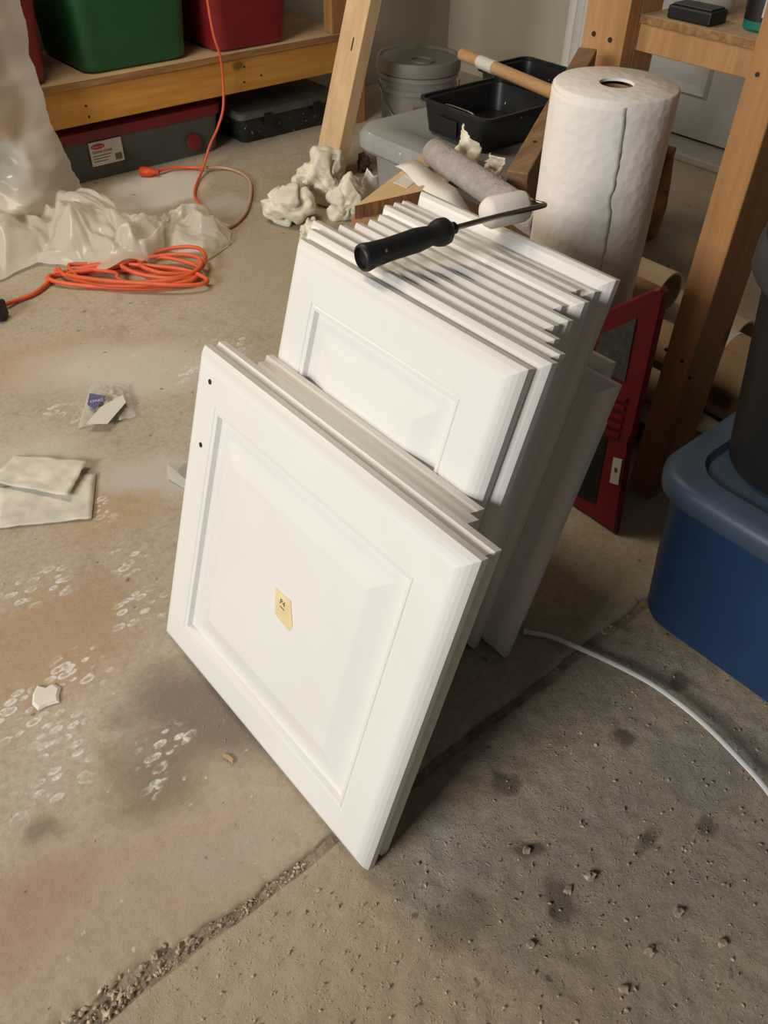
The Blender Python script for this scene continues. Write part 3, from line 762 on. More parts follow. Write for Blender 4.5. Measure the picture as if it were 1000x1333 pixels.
# ================================================================== GREY TOTE, TRAYS, BUCKET, DOWEL
def grey_tote():
    r = tag(empty('storage_tote', (1.37, 1.19, 0)), 'grey storage tote with paint-spotted lid behind the stack', 'tote')
    bm = bmesh.new(); rloft(bm, [(-.215, .13, -.195, .165, 0, .04), (-.235, .15, -.215, .19, .262, .05)], .05, 6); link('body', bm, M_greybody, r, True, 40)
    bm = bmesh.new()
    rloft(bm, [(-.258, .166, -.236, .208, .255, .06), (-.264, .172, -.242, .214, .262, .062), (-.264, .172, -.242, .214, .282, .062), (-.256, .164, -.234, .206, .294, .058), (-.24, .15, -.22, .19, .298, .05),
               (-.195, .11, -.175, .148, .298, .04), (-.188, .103, -.168, .14, .292, .04)], .05, 6); link('lid', bm, M_greytub, r, True, 40)
grey_tote()
def tray(x0, x1, y0, y1, z, h, label, rz=0):
    cx, cy = (x0+x1)/2, (y0+y1)/2
    r = tag(empty('paint_tray', (cx, cy, z), rz), label, 'tray', 'black trays on the grey tote')
    a, b_, c, d = x0-cx, x1-cx, y0-cy, y1-cy; k = .01
    bm = bmesh.new(); shell(bm, [(a+k, b_-k, c+k, d-k, 0), (a+.003, b_-.003, c+.003, d-.003, h-.006), (a-.004, b_+.004, c-.004, d+.004, h-.005), (a-.004, b_+.004, c-.004, d+.004, h)], .022, .005); link('tub', bm, M_blackp, r, True, 40)
    bm = bmesh.new(); pts = [(a+.02, c+.06, h*.75), (a+.02, c+.06, h*.9), (a+.02, d-.06, h*.9), (a+.02, d-.06, h*.75)]
    tube(bm, spline(pts, 4), .002, 6); link('wire_bail', bm, M_steel, r, True)
    bm = bmesh.new(); box(bm, a+.0, a+.004, c+.08, d-.05, .008, h*.62, .0015); link('moulded_recess', bm, M_black, r)
    return r
tray(1.200, 1.425, 1.102, 1.292, .2985, .062, 'deep black paint tray with white spatters in front on the grey tote')
tray(1.44, 1.60, 1.19, 1.37, .2985, .062, 'second black tray behind the spattered one, under the wooden dowel')

def bucket():
    c = Vector((1.735, 1.875, 0))
    r = tag(empty('pail', c), 'grey lidded paint bucket in the corner behind the grey tote', 'bucket')
    bm = bmesh.new(); lathe(bm, [(.0001, 0), (.092, 0), (.096, .003), (.104, .12), (.106, .165), (.112, .166), (.112, .178), (.107, .180), (.108, .198), (.114, .199), (.114, .210), (.109, .212), (.110, .222)], 48); link('body', bm, M_bucket, r, True, 40)
    bm = bmesh.new(); lathe(bm, [(.112, .212), (.118, .214), (.119, .242), (.116, .247), (.109, .247), (.106, .240), (.0001, .240)], 48); l_ = link('lid', bm, M_bucketlid, r, True, 40)
    bm = bmesh.new(); M = Matrix.Translation((-.02, -.035, .2405)); lathe(bm, [(.030, 0), (.030, .004), (.026, .004), (.026, 0)], 28, M @ Matrix.Diagonal((1, 1.2, 1, 1))); link('spout_ring', bm, M_bucketlid, l_, True, 40)
    bm = bmesh.new(); pts = [(.112*math.cos(a), .112*math.sin(a), .19-.12*math.sin((k/16)*math.pi)) for k, a in ((k, math.radians(160+k*9.5)) for k in range(17))]
    tube(bm, [(x*1.06, y*1.06, z) for x, y, z in pts], .002, 6); link('bail_handle', bm, M_steel, r, True)
    va = math.atan2(-c.y, -c.x); bm = bmesh.new(); n = 14
    lo, hi = [], []
    for k in range(n+1):
        a = va-.1+.55*k/n; lo.append((.1035*math.cos(a), .1035*math.sin(a), .085)); hi.append((.1065*math.cos(a), .1065*math.sin(a), .140))
    A = [bm.verts.new(p) for p in lo]; B = [bm.verts.new(p) for p in hi]
    for k in range(n): bm.faces.new((A[k], A[k+1], B[k+1], B[k]))
    o = link('label_wrap', bm, simple('faded_red_label', lin(128, 84, 78), .6, .15), r, True)
bucket()
def dowel():
    A = Vector((1.455, 1.432, .372)); B = Vector((1.385, 1.135, .379)); B = A+(B-A)*1.14
    r = tag(empty('wooden_dowel', A), 'tan wooden dowel with white label resting across the black trays', 'dowel')
    bm = bmesh.new(); M = frame_z(B-A); L = (B-A).length
    lathe(bm, [(.010, 0), (.0125, .002), (.0125, L-.002), (.010, L)], 20, M, True); link('rod', bm, M_dowel, r, True, 40)
    bm = bmesh.new(); lathe(bm, [(.0127, .075), (.0131, .075), (.0131, .135), (.0127, .135)], 20, M); link('label_wrap', bm, M_label, r, True, 40)
dowel()

# ================================================================== DARK LEANING BOARD, PALE BOARDS, NAP SLEEVE
def dark_board():
    A = Vector((1.055, .889, .320)); B = Vector((1.470, 1.102, .404))
    r = tag(empty('old_board', (A.x, A.y, .272)), 'dark weathered board slanting from the box up to the shelf post', 'lumber')
    bm = bmesh.new(); bar(bm, A-r.location, B-r.location, (0, 0, 1), .036, .086, .002); link('board', bm, M_oldwood, r)
    d = (B-A).normalized(); upv = (Vector((0, 0, 1))-d*d.z).normalized()
    for s in (.10, .26):
        q = A+d*s+upv*.0432-r.location; b2 = bmesh.new(); lathe(b2, [(.0035, -.001), (.0035, .0006), (.0005, .0006)], 10, Matrix.Translation(q) @ frame_z(upv), True); link('nail_hole', b2, M_hole, r)
dark_board()
def pale_boards():
    ps = [at(462, 268, .315), at(562, 193, .315), at(612, 218, .315), at(575, 243, .315)]
    c = sum(ps, Vector())/4
    r = tag(empty('plywood_offcut', (c.x, c.y, .2925)), 'pale plywood offcut with white paint smear behind the tall doors', 'board')
    def Q(p, z): return (p.x-c.x, p.y-c.y, z)
    bm = bmesh.new(); loft(bm, [[Q(p, 0) for p in ps], [Q(p, .0225) for p in ps]])
    o = link('board', bm, [M_boardpale, M_endgrain], r)
    for p in o.data.polygons:
        if abs(p.normal.z) < .5: p.material_index = 1
    s = [at(512, 238, .315), at(538, 221, .315), at(556, 226, .315), at(530, 245, .315)]
    bm = bmesh.new(); loft(bm, [[Q(p, .0226) for p in s], [Q(p, .0234) for p in s]]); link('paint_smear', bm, M_flake, r)
    ps2 = [at(458, 283, .292), at(470, 262, .292), at(520, 262, .292), at(520, 283, .292)]
    c2 = sum(ps2, Vector())/4
    r2 = tag(empty('wood_block', (c2.x, c2.y, .272)), 'small orange wood block under the pale plywood offcut', 'block')
    bm = bmesh.new(); loft(bm, [[(p.x-c2.x, p.y-c2.y, 0) for p in ps2], [(p.x-c2.x, p.y-c2.y, .0203) for p in ps2]]); link('block', bm, M_post, r2)
pale_boards()
def nap_sleeve():
    A = Vector((1.050, 1.088, .339)); B = Vector((.968, .760, .339))
    r = tag(empty('roller_cover', A), 'grey fuzzy paint roller cover lying beside the paper towel roll', 'roller cover')
    bm = bmesh.new(); M = frame_z(B-A); L = (B-A).length
    lathe(bm, [(.017, .0), (.020, -.001), (.0235, .004), (.0235, L-.004), (.020, L), (.017, L-.001), (.016, L-.01), (.016, .01)], 36, M)
    for v in bm.verts: v.co += Vector((fbm(v.co.x*90, v.co.y*90, v.co.z*90),)*3)*.0006
    link('nap', bm, M_fuzz, r, True)
    bm = bmesh.new(); lathe(bm, [(.0158, .001), (.0158, L-.002), (.0145, L-.002), (.0145, .001)], 28, M); link('core', bm, M_card, r, True, 40)
    p = tag(empty('paper_strip', (.95, .93, .2722)), 'white paper strip under the grey roller cover', 'paper')
    bm = bmesh.new(); n = 16; a0, a1 = Vector((1.012, 1.120, .0)), Vector((.905, .735, 0))
    R0, R1 = [], []
    for k in range(n+1):
        q = a0.lerp(a1, k/n); z = .0455 if k < 7 else .0455-.044*min(1, (k-6)/6)
        zz = z+.002*math.sin(k*1.3)
        R0.append(bm.verts.new((q.x-.95+.028, q.y-.93, zz+.001))); R1.append(bm.verts.new((q.x-.95-.022, q.y-.93, zz+.002*math.sin(k))))
    for k in range(n): bm.faces.new((R0[k], R0[k+1], R1[k+1], R1[k]))
    o = link('sheet', bm, M_white, p, True); m = o.modifiers.new('t', 'SOLIDIFY'); m.thickness = .0006
    q = tag(empty('black_scraper', (.882, .875, .272)), 'small black block between last tall door and roller cover', 'tool')
    bm = bmesh.new(); box(bm, -.012, .012, -.04, .04, .0, .045, .006); link('body', bm, M_black, q)
nap_sleeve()

# ================================================================== CRUMPLED PAPER
def crumple(name, loc, rad, scale, seed, label, cat, group=None, mat=None, sub=5, amp=.30):
    rnd = random.Random(int(seed*10)); bm = bmesh.new(); bmesh.ops.create_icosphere(bm, subdivisions=5, radius=1.0)
    planes = [(Vector((rnd.gauss(0, 1), rnd.gauss(0, 1), rnd.gauss(0, .8))).normalized(), rnd.uniform(.55, .95)) for _ in range(17)]
    off = Vector((seed*3.1, seed*1.7, seed))
    for v in bm.verts:
        d = v.co.normalized(); q = d+off
        wq = q+Vector((noise.noise(q*2.1), noise.noise(q*2.1+Vector((9, 0, 0))), noise.noise(q*2.1+Vector((0, 9, 0)))))*.30
        k = min(h_/max(.05, d.dot(n_)) for n_, h_ in planes)            # flat facets
        k = min(k, 1.15)
        val = max(0, 1-abs(noise.noise(wq*1.25))*4.5); val2 = max(0, 1-abs(noise.noise(wq*3.0+off))*6)
        k = k*(1-.34*val-.06*val2) + .10*noise.noise(wq*1.1)           # folds running between them
        v.co = d*k
    bmesh.ops.smooth_vert(bm, verts=bm.verts, factor=.4, use_axis_x=True, use_axis_y=True, use_axis_z=True)
    for v in bm.verts: v.co = Vector((v.co.x*rad*scale[0], v.co.y*rad*scale[1], v.co.z*rad*scale[2]))
    zs = min(v.co.z for v in bm.verts)
    for v in bm.verts: v.co.z = max(v.co.z, zs*.72)-zs*.72
    o = link(name, bm, mat or M_cream, None, True); o.location = loc
    return tag(o, label, cat, group)
p = at(374, 283); crumple('crumpled_towel', (p.x, p.y, 0), .076, (1.0, 1.0, .75), 1.0, 'crumpled cream paper towel on the floor, leftmost of the wads', 'paper towel', 'crumpled paper towels')
p = at(420, 264); crumple('crumpled_towel', (p.x, p.y, 0), .088, (1.0, 1.05, .85), 2.3, 'larger crumpled cream paper towel at the foot of the leaning stud', 'paper towel', 'crumpled paper towels')
p = at(455, 285); crumple('crumpled_towel', (p.x, p.y, 0), .062, (.9, .9, 1.1), 4.1, 'crumpled cream paper towel between stud and the tall doors', 'paper towel', 'crumpled paper towels')
p = at(408, 318); crumple('crumpled_towel', (p.x, p.y, 0), .045, (.9, .8, .8), 5.7, 'small cream paper wad peeking over the tall doors left corner', 'paper towel', 'crumpled paper towels', sub=4)
crumple('crumpled_towel', (.885, .955, .272), .030, (1.0, 1.5, .9), 7.7, 'small cream paper wad just behind the last tall door', 'paper towel', 'crumpled paper towels', sub=4)
p = at(474, 222); crumple('brown_scrap', (p.x, p.y, 0), .030, (1, .9, .9), 9.2, 'small brown crumpled scrap beside the grey tote', 'scrap', None, simple('brown_scrap', lin(110, 84, 66), .8, .3), sub=4)
def paper_flap(name, quad, label, mat, curl=.02, n=14, seed=0.0, amp=.004):
    """sheet spanned by four world points, curled"""
    a, b_, c, d = [Vector(q) for q in quad]; bm = bmesh.new(); rows = []
    for i in range(n+1):
        row = []
        for k in range(n+1):
            s, t_ = k/n, i/n; p_ = a.lerp(b_, s).lerp(d.lerp(c, s), t_)
            nn = (b_-a).cross(d-a).normalized()
            p_ += nn*(curl*math.sin(math.pi*s)*t_+amp*fbm(s*3+seed, t_*3+seed))
            row.append(bm.verts.new(p_))
        rows.append(row)
    for i in range(n):
        for k in range(n): bm.faces.new((rows[i][k], rows[i][k+1], rows[i+1][k+1], rows[i+1][k]))
    o = link(name, bm, mat, None, True); m = o.modifiers.new('t', 'SOLIDIFY'); m.thickness = .0007
    return tag(o, label, 'paper')
# sheets standing up near the tote
paper_flap('paper_sheet', (at(462, 262), at(500, 262), at(497, 222, .10), at(478, 218, .11)), 'white paper sheet propped between stud and grey tote', M_white, .02, seed=1)
paper_flap('paper_tuft', ((1.135, 1.125, .300), (1.125, 1.045, .300), (1.135, 1.05, .345), (1.150, 1.11, .362)), 'torn white paper towel tuft sticking up on the grey tote', M_cream, .02, seed=3, amp=.010)
paper_flap('paper_tuft', ((1.128, 1.035, .300), (1.115, .978, .300), (1.115, .975, .345), (1.130, 1.025, .338)), 'short torn paper towel tuft beside the dark slanting board', M_cream, .012, seed=5, amp=.008)

# ================================================================== PLASTIC SHEET
def plastic_sheet():
    r = tag(empty('plastic_sheet', (.5, 1.95, 0)), 'milky plastic drop sheet hanging at left and heaped on the floor', 'plastic sheet')
    O = Vector((.5, 1.95, 0))
    def lerp_list(L, s):
        f = s*(len(L)-1); i = min(int(f), len(L)-2); return L[i].lerp(L[i+1], f-i)
    # hanging part: left column to right column, top to bottom
    def tri(x): return abs((x % 2.0)-1.0)          # crisp folds with flat facets between
    right_c = [Vector(q) for q in ((.755, 2.085, .62), (.735, 2.08, .48), (.728, 2.07, .351), (.732, 2.05, .209), (.752, 2.05, .10), (.798, 2.06, .004))]
    left_c = [Vector(q) for q in ((.05, 2.14, .85), (.03, 2.12, .66), (.0, 2.09, .46), (-.03, 2.06, .28), (-.06, 2.0, .14), (-.10, 1.91, .004))]
    bm = bmesh.new(); rows = []; NU, NV = 110, 90
    for i in range(NV+1):
        v_ = i/NV; row = []
        for k in range(NU+1):
            u_ = k/NU; p = lerp_list(left_c, v_).lerp(lerp_list(right_c, v_), u_)
            w1 = fbm(u_*2.2, v_*1.6, 1.1, 2); w2 = fbm(u_*2.0+7, v_*1.4, 2.1, 2)
            f1 = tri(u_*7.5+1.6*w1+1.2*v_)**1.4; f2 = tri(u_*4.0-v_*3.0+2.0*w2); f3 = tri(v_*5.5+u_*2.2+2.2*w1)
            cre = .010*(1-abs(fbm(u_*6+v_*2.5, v_*7-u_*2, 3.3, 2))*2.6)
            fold = .062*(f1-.5)*(.45+.55*v_)+.042*(f2-.5)+.030*(f3-.5)*v_ + .05*w2 + cre
            p = p + Vector((-.30, -1, .05)).normalized()*(fold+.035)*min(1, (1-u_)*5+.12)
            p.x += .010*fbm(v_*6, 2.2)*u_
            p.z = max(p.z, .003)
            row.append(bm.verts.new(p-O))
        rows.append(row)
    for i in range(NV):
        for k in range(NU): bm.faces.new((rows[i][k], rows[i][k+1], rows[i+1][k+1], rows[i+1][k]))
    link('hanging_part', bm, M_sheet, r, True)
    back = [at(x, y) for x, y in ((-170, 250), (-80, 262), (0, 268), (60, 268), (118, 262), (165, 290), (205, 302), (235, 292), (270, 281), (302, 296))]
    front = [at(x, y) for x, y in ((-170, 430), (-80, 400), (0, 366), (50, 350), (100, 350), (145, 366), (196, 352), (214, 328), (265, 340), (298, 326))]
    hgt = [.07, .075, .08, .075, .085, .085, .080, .05, .06, .035]
    bm = bmesh.new(); rows = []; NU, NV = 190, 80
    for i in range(NV+1):
        v_ = i/NV; row = []
        for k in range(NU+1):
            u_ = k/NU; p = lerp_list(back, u_).lerp(lerp_list(front, u_), v_)
            f = u_*(len(hgt)-1); i0 = min(int(f), len(hgt)-2); hh = hgt[i0]*(1-f+i0)+hgt[i0+1]*(f-i0)
            env = min(1, v_*5)*min(1, (1-v_)*3.2+.12)*min(1, (1-u_)*14+.1)
            w1 = fbm(u_*5, v_*1.8, 2.2, 2); w2 = fbm(u_*4+9, v_*2.1, 5.2, 2)
            g = .10*(1-abs(fbm(u_*17, v_*6, 7.7, 2))*2.4)+.50*tri(u_*6.2+v_*1.7+2.2*w1)+.32*tri(u_*10.-v_*2.4+2.0*w2)+.30*tri(v_*2.6+u_*4+1.6*w1)
            z = hh*env*(.25+.85*g)
            lift = .036*math.exp(-((u_-.60)/.10)**2)          # it lies over the coiled cord here
            p.z = max(.0035+lift, z)
            p.x += .016*fbm(u_*9, v_*2.5, 4, 2); p.y += .016*fbm(u_*9, v_*2.5, 9, 2)
            row.append(bm.verts.new(p-O))
        rows.append(row)
    for i in range(NV):
        for k in range(NU): bm.faces.new((rows[i][k], rows[i][k+1], rows[i+1][k+1], rows[i+1][k]))
    bmesh.ops.smooth_vert(bm, verts=bm.verts, factor=.5, use_axis_x=True, use_axis_y=True, use_axis_z=True)
    link('heaped_part', bm, M_sheet, r, True)
plastic_sheet()

# ================================================================== CORDS
def cords():
    rnd = random.Random(4)
    r = tag(empty('extension_cord', at(150, 370)), 'orange extension cord coiled under the plastic sheet', 'cord'); O = r.location
    pts = []
    # tail to the left, then loops
    tail = [at(8, 396, .010), at(22, 391, .006), at(45, 382, .006), at(62, 368, .007)]
    cs = [(at(150, 367), .150, .040), (at(153, 364), .145, .046), (at(168, 364), .155, .046), (at(178, 366), .130, .05), (at(205, 362), .09, .060), (at(180, 370), .15, .042), (at(228, 352), .072, .066), (at(216, 360), .085, .055)]
    ang0 = math.atan2(-.65, .76)   # long axis runs across the picture
    pts = list(tail); zz = .006
    for j, (c, ra, rb) in enumerate(cs):
        for k in range(14):
            a = math.pi + 2*math.pi*k/14
            q = Vector((ra*math.cos(a), rb*math.sin(a), 0)); q.rotate(Matrix.Rotation(ang0+.1*math.sin(j*2.1), 3, 'Z'))
            pts.append(Vector((c.x, c.y, 0))+q*(1+.04*rnd.uniform(-1, 1))+Vector((0, 0, zz+.004*math.sin(a*2+j))))
        zz += .0030
    bm = bmesh.new(); tube(bm, [p-O for p in spline(pts, 5)], .0046, 8); link('cord', bm, M_cord, r, True)
    # second cord end with plug
    r = tag(empty('power_cord', at(260, 250)), 'cord looping on the floor with an orange plug end', 'cord'); O = r.location
    P = [at(200, 224, .012), at(225, 218, .010), at(250, 218, .007), at(268, 218, .012), at(295, 219, .006), at(317, 227, .006), at(327, 242, .006), at(322, 272, .006), at(305, 292, .006), at(282, 300, .006), at(262, 300, .006)]
    S_ = spline(P, 8); cut = 22
    bm = bmesh.new(); tube(bm, [p-O for p in S_[:cut+1]], .0040, 8); link('cord', bm, M_cord, r, True)
    bm = bmesh.new(); tube(bm, [p-O for p in S_[cut:]], .0040, 8); c2 = link('cord', bm, M_cordpale, r, True); c2['label'] = 'faded paler length of cord'
    A, B = at(203, 224, .013), at(182, 223, .013); d = (B-A).normalized()
    bm = bmesh.new(); lathe(bm, [(.005, -.01), (.007, -.008), (.008, .004), (.013, .012), (.0145, .02), (.0145, .040), (.012, .043), (.0001, .043)], 20, Matrix.Translation(A-O) @ frame_z(d) @ Matrix.Diagonal((1, .85, 1, 1))); pl = link('plug', bm, M_plug, r, True, 40)
    for s in (-1, 1):
        bm = bmesh.new(); sd = d.cross(Vector((0, 0, 1))); c_ = A-O+d*.0432+sd*s*.005; bar(bm, c_, c_+d*.0006, (0, 0, 1), .0025, .007, 0); link('socket_slot', bm, M_hole, pl)
    # hanging cord
    r = tag(empty('hanging_cord', at(258, 232)), 'thin orange cord hanging down in front of the shelf', 'cord'); O = r.location
    def oy(x, y, Y): v = ray(x, y); return CAM+v*(Y/v.y)
    P = [oy(262, -60, 2.11), oy(270, 0, 2.105), oy(278, 45, 2.10), oy(288, 80, 2.10), oy(291, 135, 2.10), oy(284, 165, 2.085), oy(273, 190, 2.07), at(264, 220, .016), at(256, 240, .005), at(254, 256, .005), at(266, 272, .005), at(278, 284, .005), at(284, 296, .005)]
    bm = bmesh.new(); tube(bm, [p-O for p in spline(P, 8)], .0036, 8); link('cord', bm, M_cord, r, True)
cords()

# ================================================================== FLOOR LITTER
def litter():
    # folded paper, lower-left
    def sheet(pts, z0, z1, mat, name, parent, O):
        bm = bmesh.new(); loft(bm, [[Vector((p.x, p.y, z0))-O for p in pts], [Vector((p.x, p.y, z1))-O for p in pts]]); return link(name, bm, mat, parent)
    O = at(60, 645); r = tag(empty('folded_paper', O), 'dirty cream folded paper lying flat on the floor at left', 'paper')
    def sub(quad, z, name, bumpy, tilt=0, n=16):
        bm = bmesh.new(); rows = []
        a, b_, c, d = [at(*q) for q in quad]
        for i in range(n+1):
            row = []
            for k in range(n+1):
                s, t_ = k/n, i/n; q = a.lerp(b_, s).lerp(d.lerp(c, s), t_); q.z = z+bumpy*abs(fbm(s*2.5, t_*2.5, z*90))+tilt*s*s
                row.append(bm.verts.new(q-O))
            rows.append(row)
        for i in range(n):
            for k in range(n): bm.faces.new((rows[i][k], rows[i][k+1], rows[i+1][k+1], rows[i+1][k]))
        o = link(name, bm, M_folded, r, True); m = o.modifiers.new('t', 'SOLIDIFY'); m.thickness = .0008; return o
    sub(((0, 636), (126, 617), (120, 677), (-6, 690)), .0030, 'lower_leaf', .003)
    sub(((22, 598), (117, 607), (91, 654), (-14, 632)), .0085, 'upper_leaf', .004, .004)
    # clear bag with blue label
    O = at(140, 530); r = tag(empty('plastic_bag', O), 'small clear plastic bag with blue-violet label on the floor', 'bag')
    bm = bmesh.new(); rows = []; n = 22
    a, b_, c, d = at(119, 504), at(168, 502), at(178, 545), at(102, 560)
    for i in range(n+1):
        row = []
        for k in range(n+1):
            s, t_ = k/n, i/n; q = a.lerp(b_, s).lerp(d.lerp(c, s), t_)
            q.z = .0035+.012*math.sin(math.pi*s)*math.sin(math.pi*t_)*(1-abs(fbm(s*5, t_*5, 1.2))*1.5)+.004*abs(fbm(s*9, t_*9, 3)); row.append(bm.verts.new(q-O))
        rows.append(row)
    for i in range(n):
        for k in range(n): bm.faces.new((rows[i][k], rows[i][k+1], rows[i+1][k+1], rows[i+1][k]))
    link('film', bm, M_bag, r, True)
    lb = sheet([at(117, 513, .016), at(138, 517, .016), at(131, 527, .016), at(123, 534, .016), at(114, 528, .016)], .0175, .0182, M_bluetag, 'print_label', r, O)
    cc = at(126, 522, .018)-O; text_mesh('print_text', 'ONC', .010, M_label, lb, basis((cc.x, cc.y, .0186), at(136, 520)-at(118, 523), at(122, 513)-at(126, 533), None))
    sheet([at(131, 530, .014), at(160, 514, .014), at(164, 524, .014), at(140, 552, .014), at(112, 552, .014)], .0140, .0146, M_label, 'paper_insert', r, O)
    # plastic scrap beside the door
    O = at(232, 622); bm = bmesh.new()
    pts = [at(218, 605), at(240, 607), at(250, 612), at(250, 634), at(240, 637), at(219, 626)]
    cv = bm.verts.new(Vector((0, 0, .012))); P = [bm.verts.new(p-O+Vector((0, 0, .002+.004*(i % 2)))) for i, p in enumerate(pts)]
    for i in range(6): bm.faces.new((cv, P[i], P[(i+1) % 6]))
    o = link('plastic_scrap', bm, M_bag); o.location = O; m = o.modifiers.new('t', 'SOLIDIFY'); m.thickness = .0006; tag(o, 'clear crinkled plastic scrap beside the front door left edge', 'scrap')
    # big paint flake
    O = at(60, 908); bm = bmesh.new(); pts = [at(x, y)-O for x, y in ((43, 905), (49, 893), (60, 896), (70, 890), (80, 896), (77, 908), (78, 915), (62, 920), (50, 926), (42, 918))]
    loft(bm, [[p+Vector((0, 0, .0012)) for p in pts], [p*.8+Vector((0, 0, .0042)) for p in pts]]); o = link('paint_flake', bm, M_flake); o.location = O; tag(o, 'large cream dried paint flake on the floor at left', 'flake')
    # curled wood shaving
    O = at(297, 988); bm = bmesh.new(); pts = [at(290, 983), at(298, 984), at(304, 990), at(303, 995), at(297, 990), at(291, 987)]
    loft(bm, [[p-O+Vector((0, 0, .0012)) for p in pts], [p-O+Vector((0, 0, .003)) for p in pts]]); o = link('wood_chip', bm, simple('tan_chip', lin(190, 156, 116), .8, .1)); o.location = O; tag(o, 'small tan wood chip on the dark floor stain', 'chip')
    # black tool corner at far left
    O = at(-12, 396); r = tag(empty('black_tool', O), 'black tool end at the left picture edge beside the cord', 'tool')
    bm = bmesh.new(); a, b_ = at(-70, 402, .02)-O, at(6, 404, .02)-O; bar(bm, a, b_, (0, 0, 1), .035, .036, .005); link('body', bm, M_black, r)
    bm = bmesh.new(); bar(bm, a+Vector((0, 0, .019)), a.lerp(b_, .96)+Vector((0, 0, .019)), (0, 0, 1), .012, .003, .001); link('edge_strip', bm, simple('grey_strip', lin(110, 120, 124), .5), r)
litter()

def crumbs():
    """uncountable grit in the joint and on the rough slab"""
    rnd = random.Random(11); bm = bmesh.new()
    ico = bmesh.new(); bmesh.ops.create_icosphere(ico, subdivisions=1, radius=1); V = [v.co.copy() for v in ico.verts]; Fc = [[v.index for v in f.verts] for f in ico.faces]; ico.free()
    def crumb(x, y, z, s):
        R = Matrix.Rotation(rnd.uniform(0, 6.28), 3, 'Z') @ Matrix.Rotation(rnd.uniform(0, 6.28), 3, 'X'); sc = Vector((s*rnd.uniform(.7, 1.4), s*rnd.uniform(.6, 1.1), s*rnd.uniform(.4, .8)))
        vs = []
        for v in V:
            q = Vector((v.x*sc.x, v.y*sc.y, v.z*sc.z))*(1+rnd.uniform(-.22, .22)); q = R @ q; vs.append(bm.verts.new((x+q.x, y+q.y, z+q.z)))
        for f in Fc: bm.faces.new([vs[i] for i in f])
    for _ in range(620):      # in the joint
        x = rnd.uniform(-.12, .33) if rnd.random() < .85 else rnd.uniform(.33, .78); s = rnd.choice((.0008, .0011, .0015, .0022))
        if .21 < x < .47: continue
        crumb(x, joint_y(x)+rnd.uniform(-.004, .007), -.0050+rnd.uniform(-.001, .0018), s)
    for _ in range(170):      # spalled patch
        x = rnd.gauss(-.005, .04); crumb(x, joint_y(x)+abs(rnd.gauss(.008, .008)), -.006+rnd.uniform(-.003, .004), rnd.choice((.0018, .0025, .0038)))
    for _ in range(1700):     # near slab
        x = rnd.uniform(-.02, .70); y = rnd.uniform(-.10, .325)
        if y > .27 and x > .20: continue
        crumb(x, y, .0002, rnd.choice((.0004, .0005, .0006, .0008, .001, .0014, .0019)))
    for _ in range(110):
        x = rnd.uniform(-.1, .5); y = rnd.uniform(.36, 1.3); crumb(x, y, .0003, rnd.choice((.0006, .0009, .0014)))
    o = link('concrete_crumbs', bm, M_rubble); o['kind'] = 'stuff'; o['label'] = 'loose concrete crumbs and grit on the floor and in the joint'; o['category'] = 'grit'
    for px, py, s, lb in ((685, 1108, .004, 'slim concrete pebble nearest the white door stack'), (768, 1142, .0055, 'largest pale concrete pebble in the middle of the near slab'), (740, 1160, .004, 'concrete pebble left of the largest pale one, on a dark spot'), (882, 1190, .005, 'rough concrete pebble below the pair of round dark spots'), (845, 1240, .005, 'pale concrete pebble between two others near the picture bottom'), (690, 1230, .004, 'small concrete pebble left of centre near the picture bottom'), (940, 1228, .004, 'concrete pebble nearest the right picture edge'), (812, 1288, .004, 'shiny concrete pebble nearest the bottom picture edge')):
        p = at(px, py); b2 = bmesh.new(); bmesh.ops.create_icosphere(b2, subdivisions=2, radius=1)
        for v in b2.verts: v.co = Vector((v.co.x*s*1.2, v.co.y*s*.9, v.co.z*s*.5))*(1+.8*noise.noise(v.co*1.7+Vector((px*.37, py*.21, 0))))
        o = link('concrete_pebble', b2, M_rubble, None, True, 40); o.location = (p.x, p.y, .0015+s*.2)
        tag(o, lb, 'pebble', 'pebbles on the near slab')
crumbs()

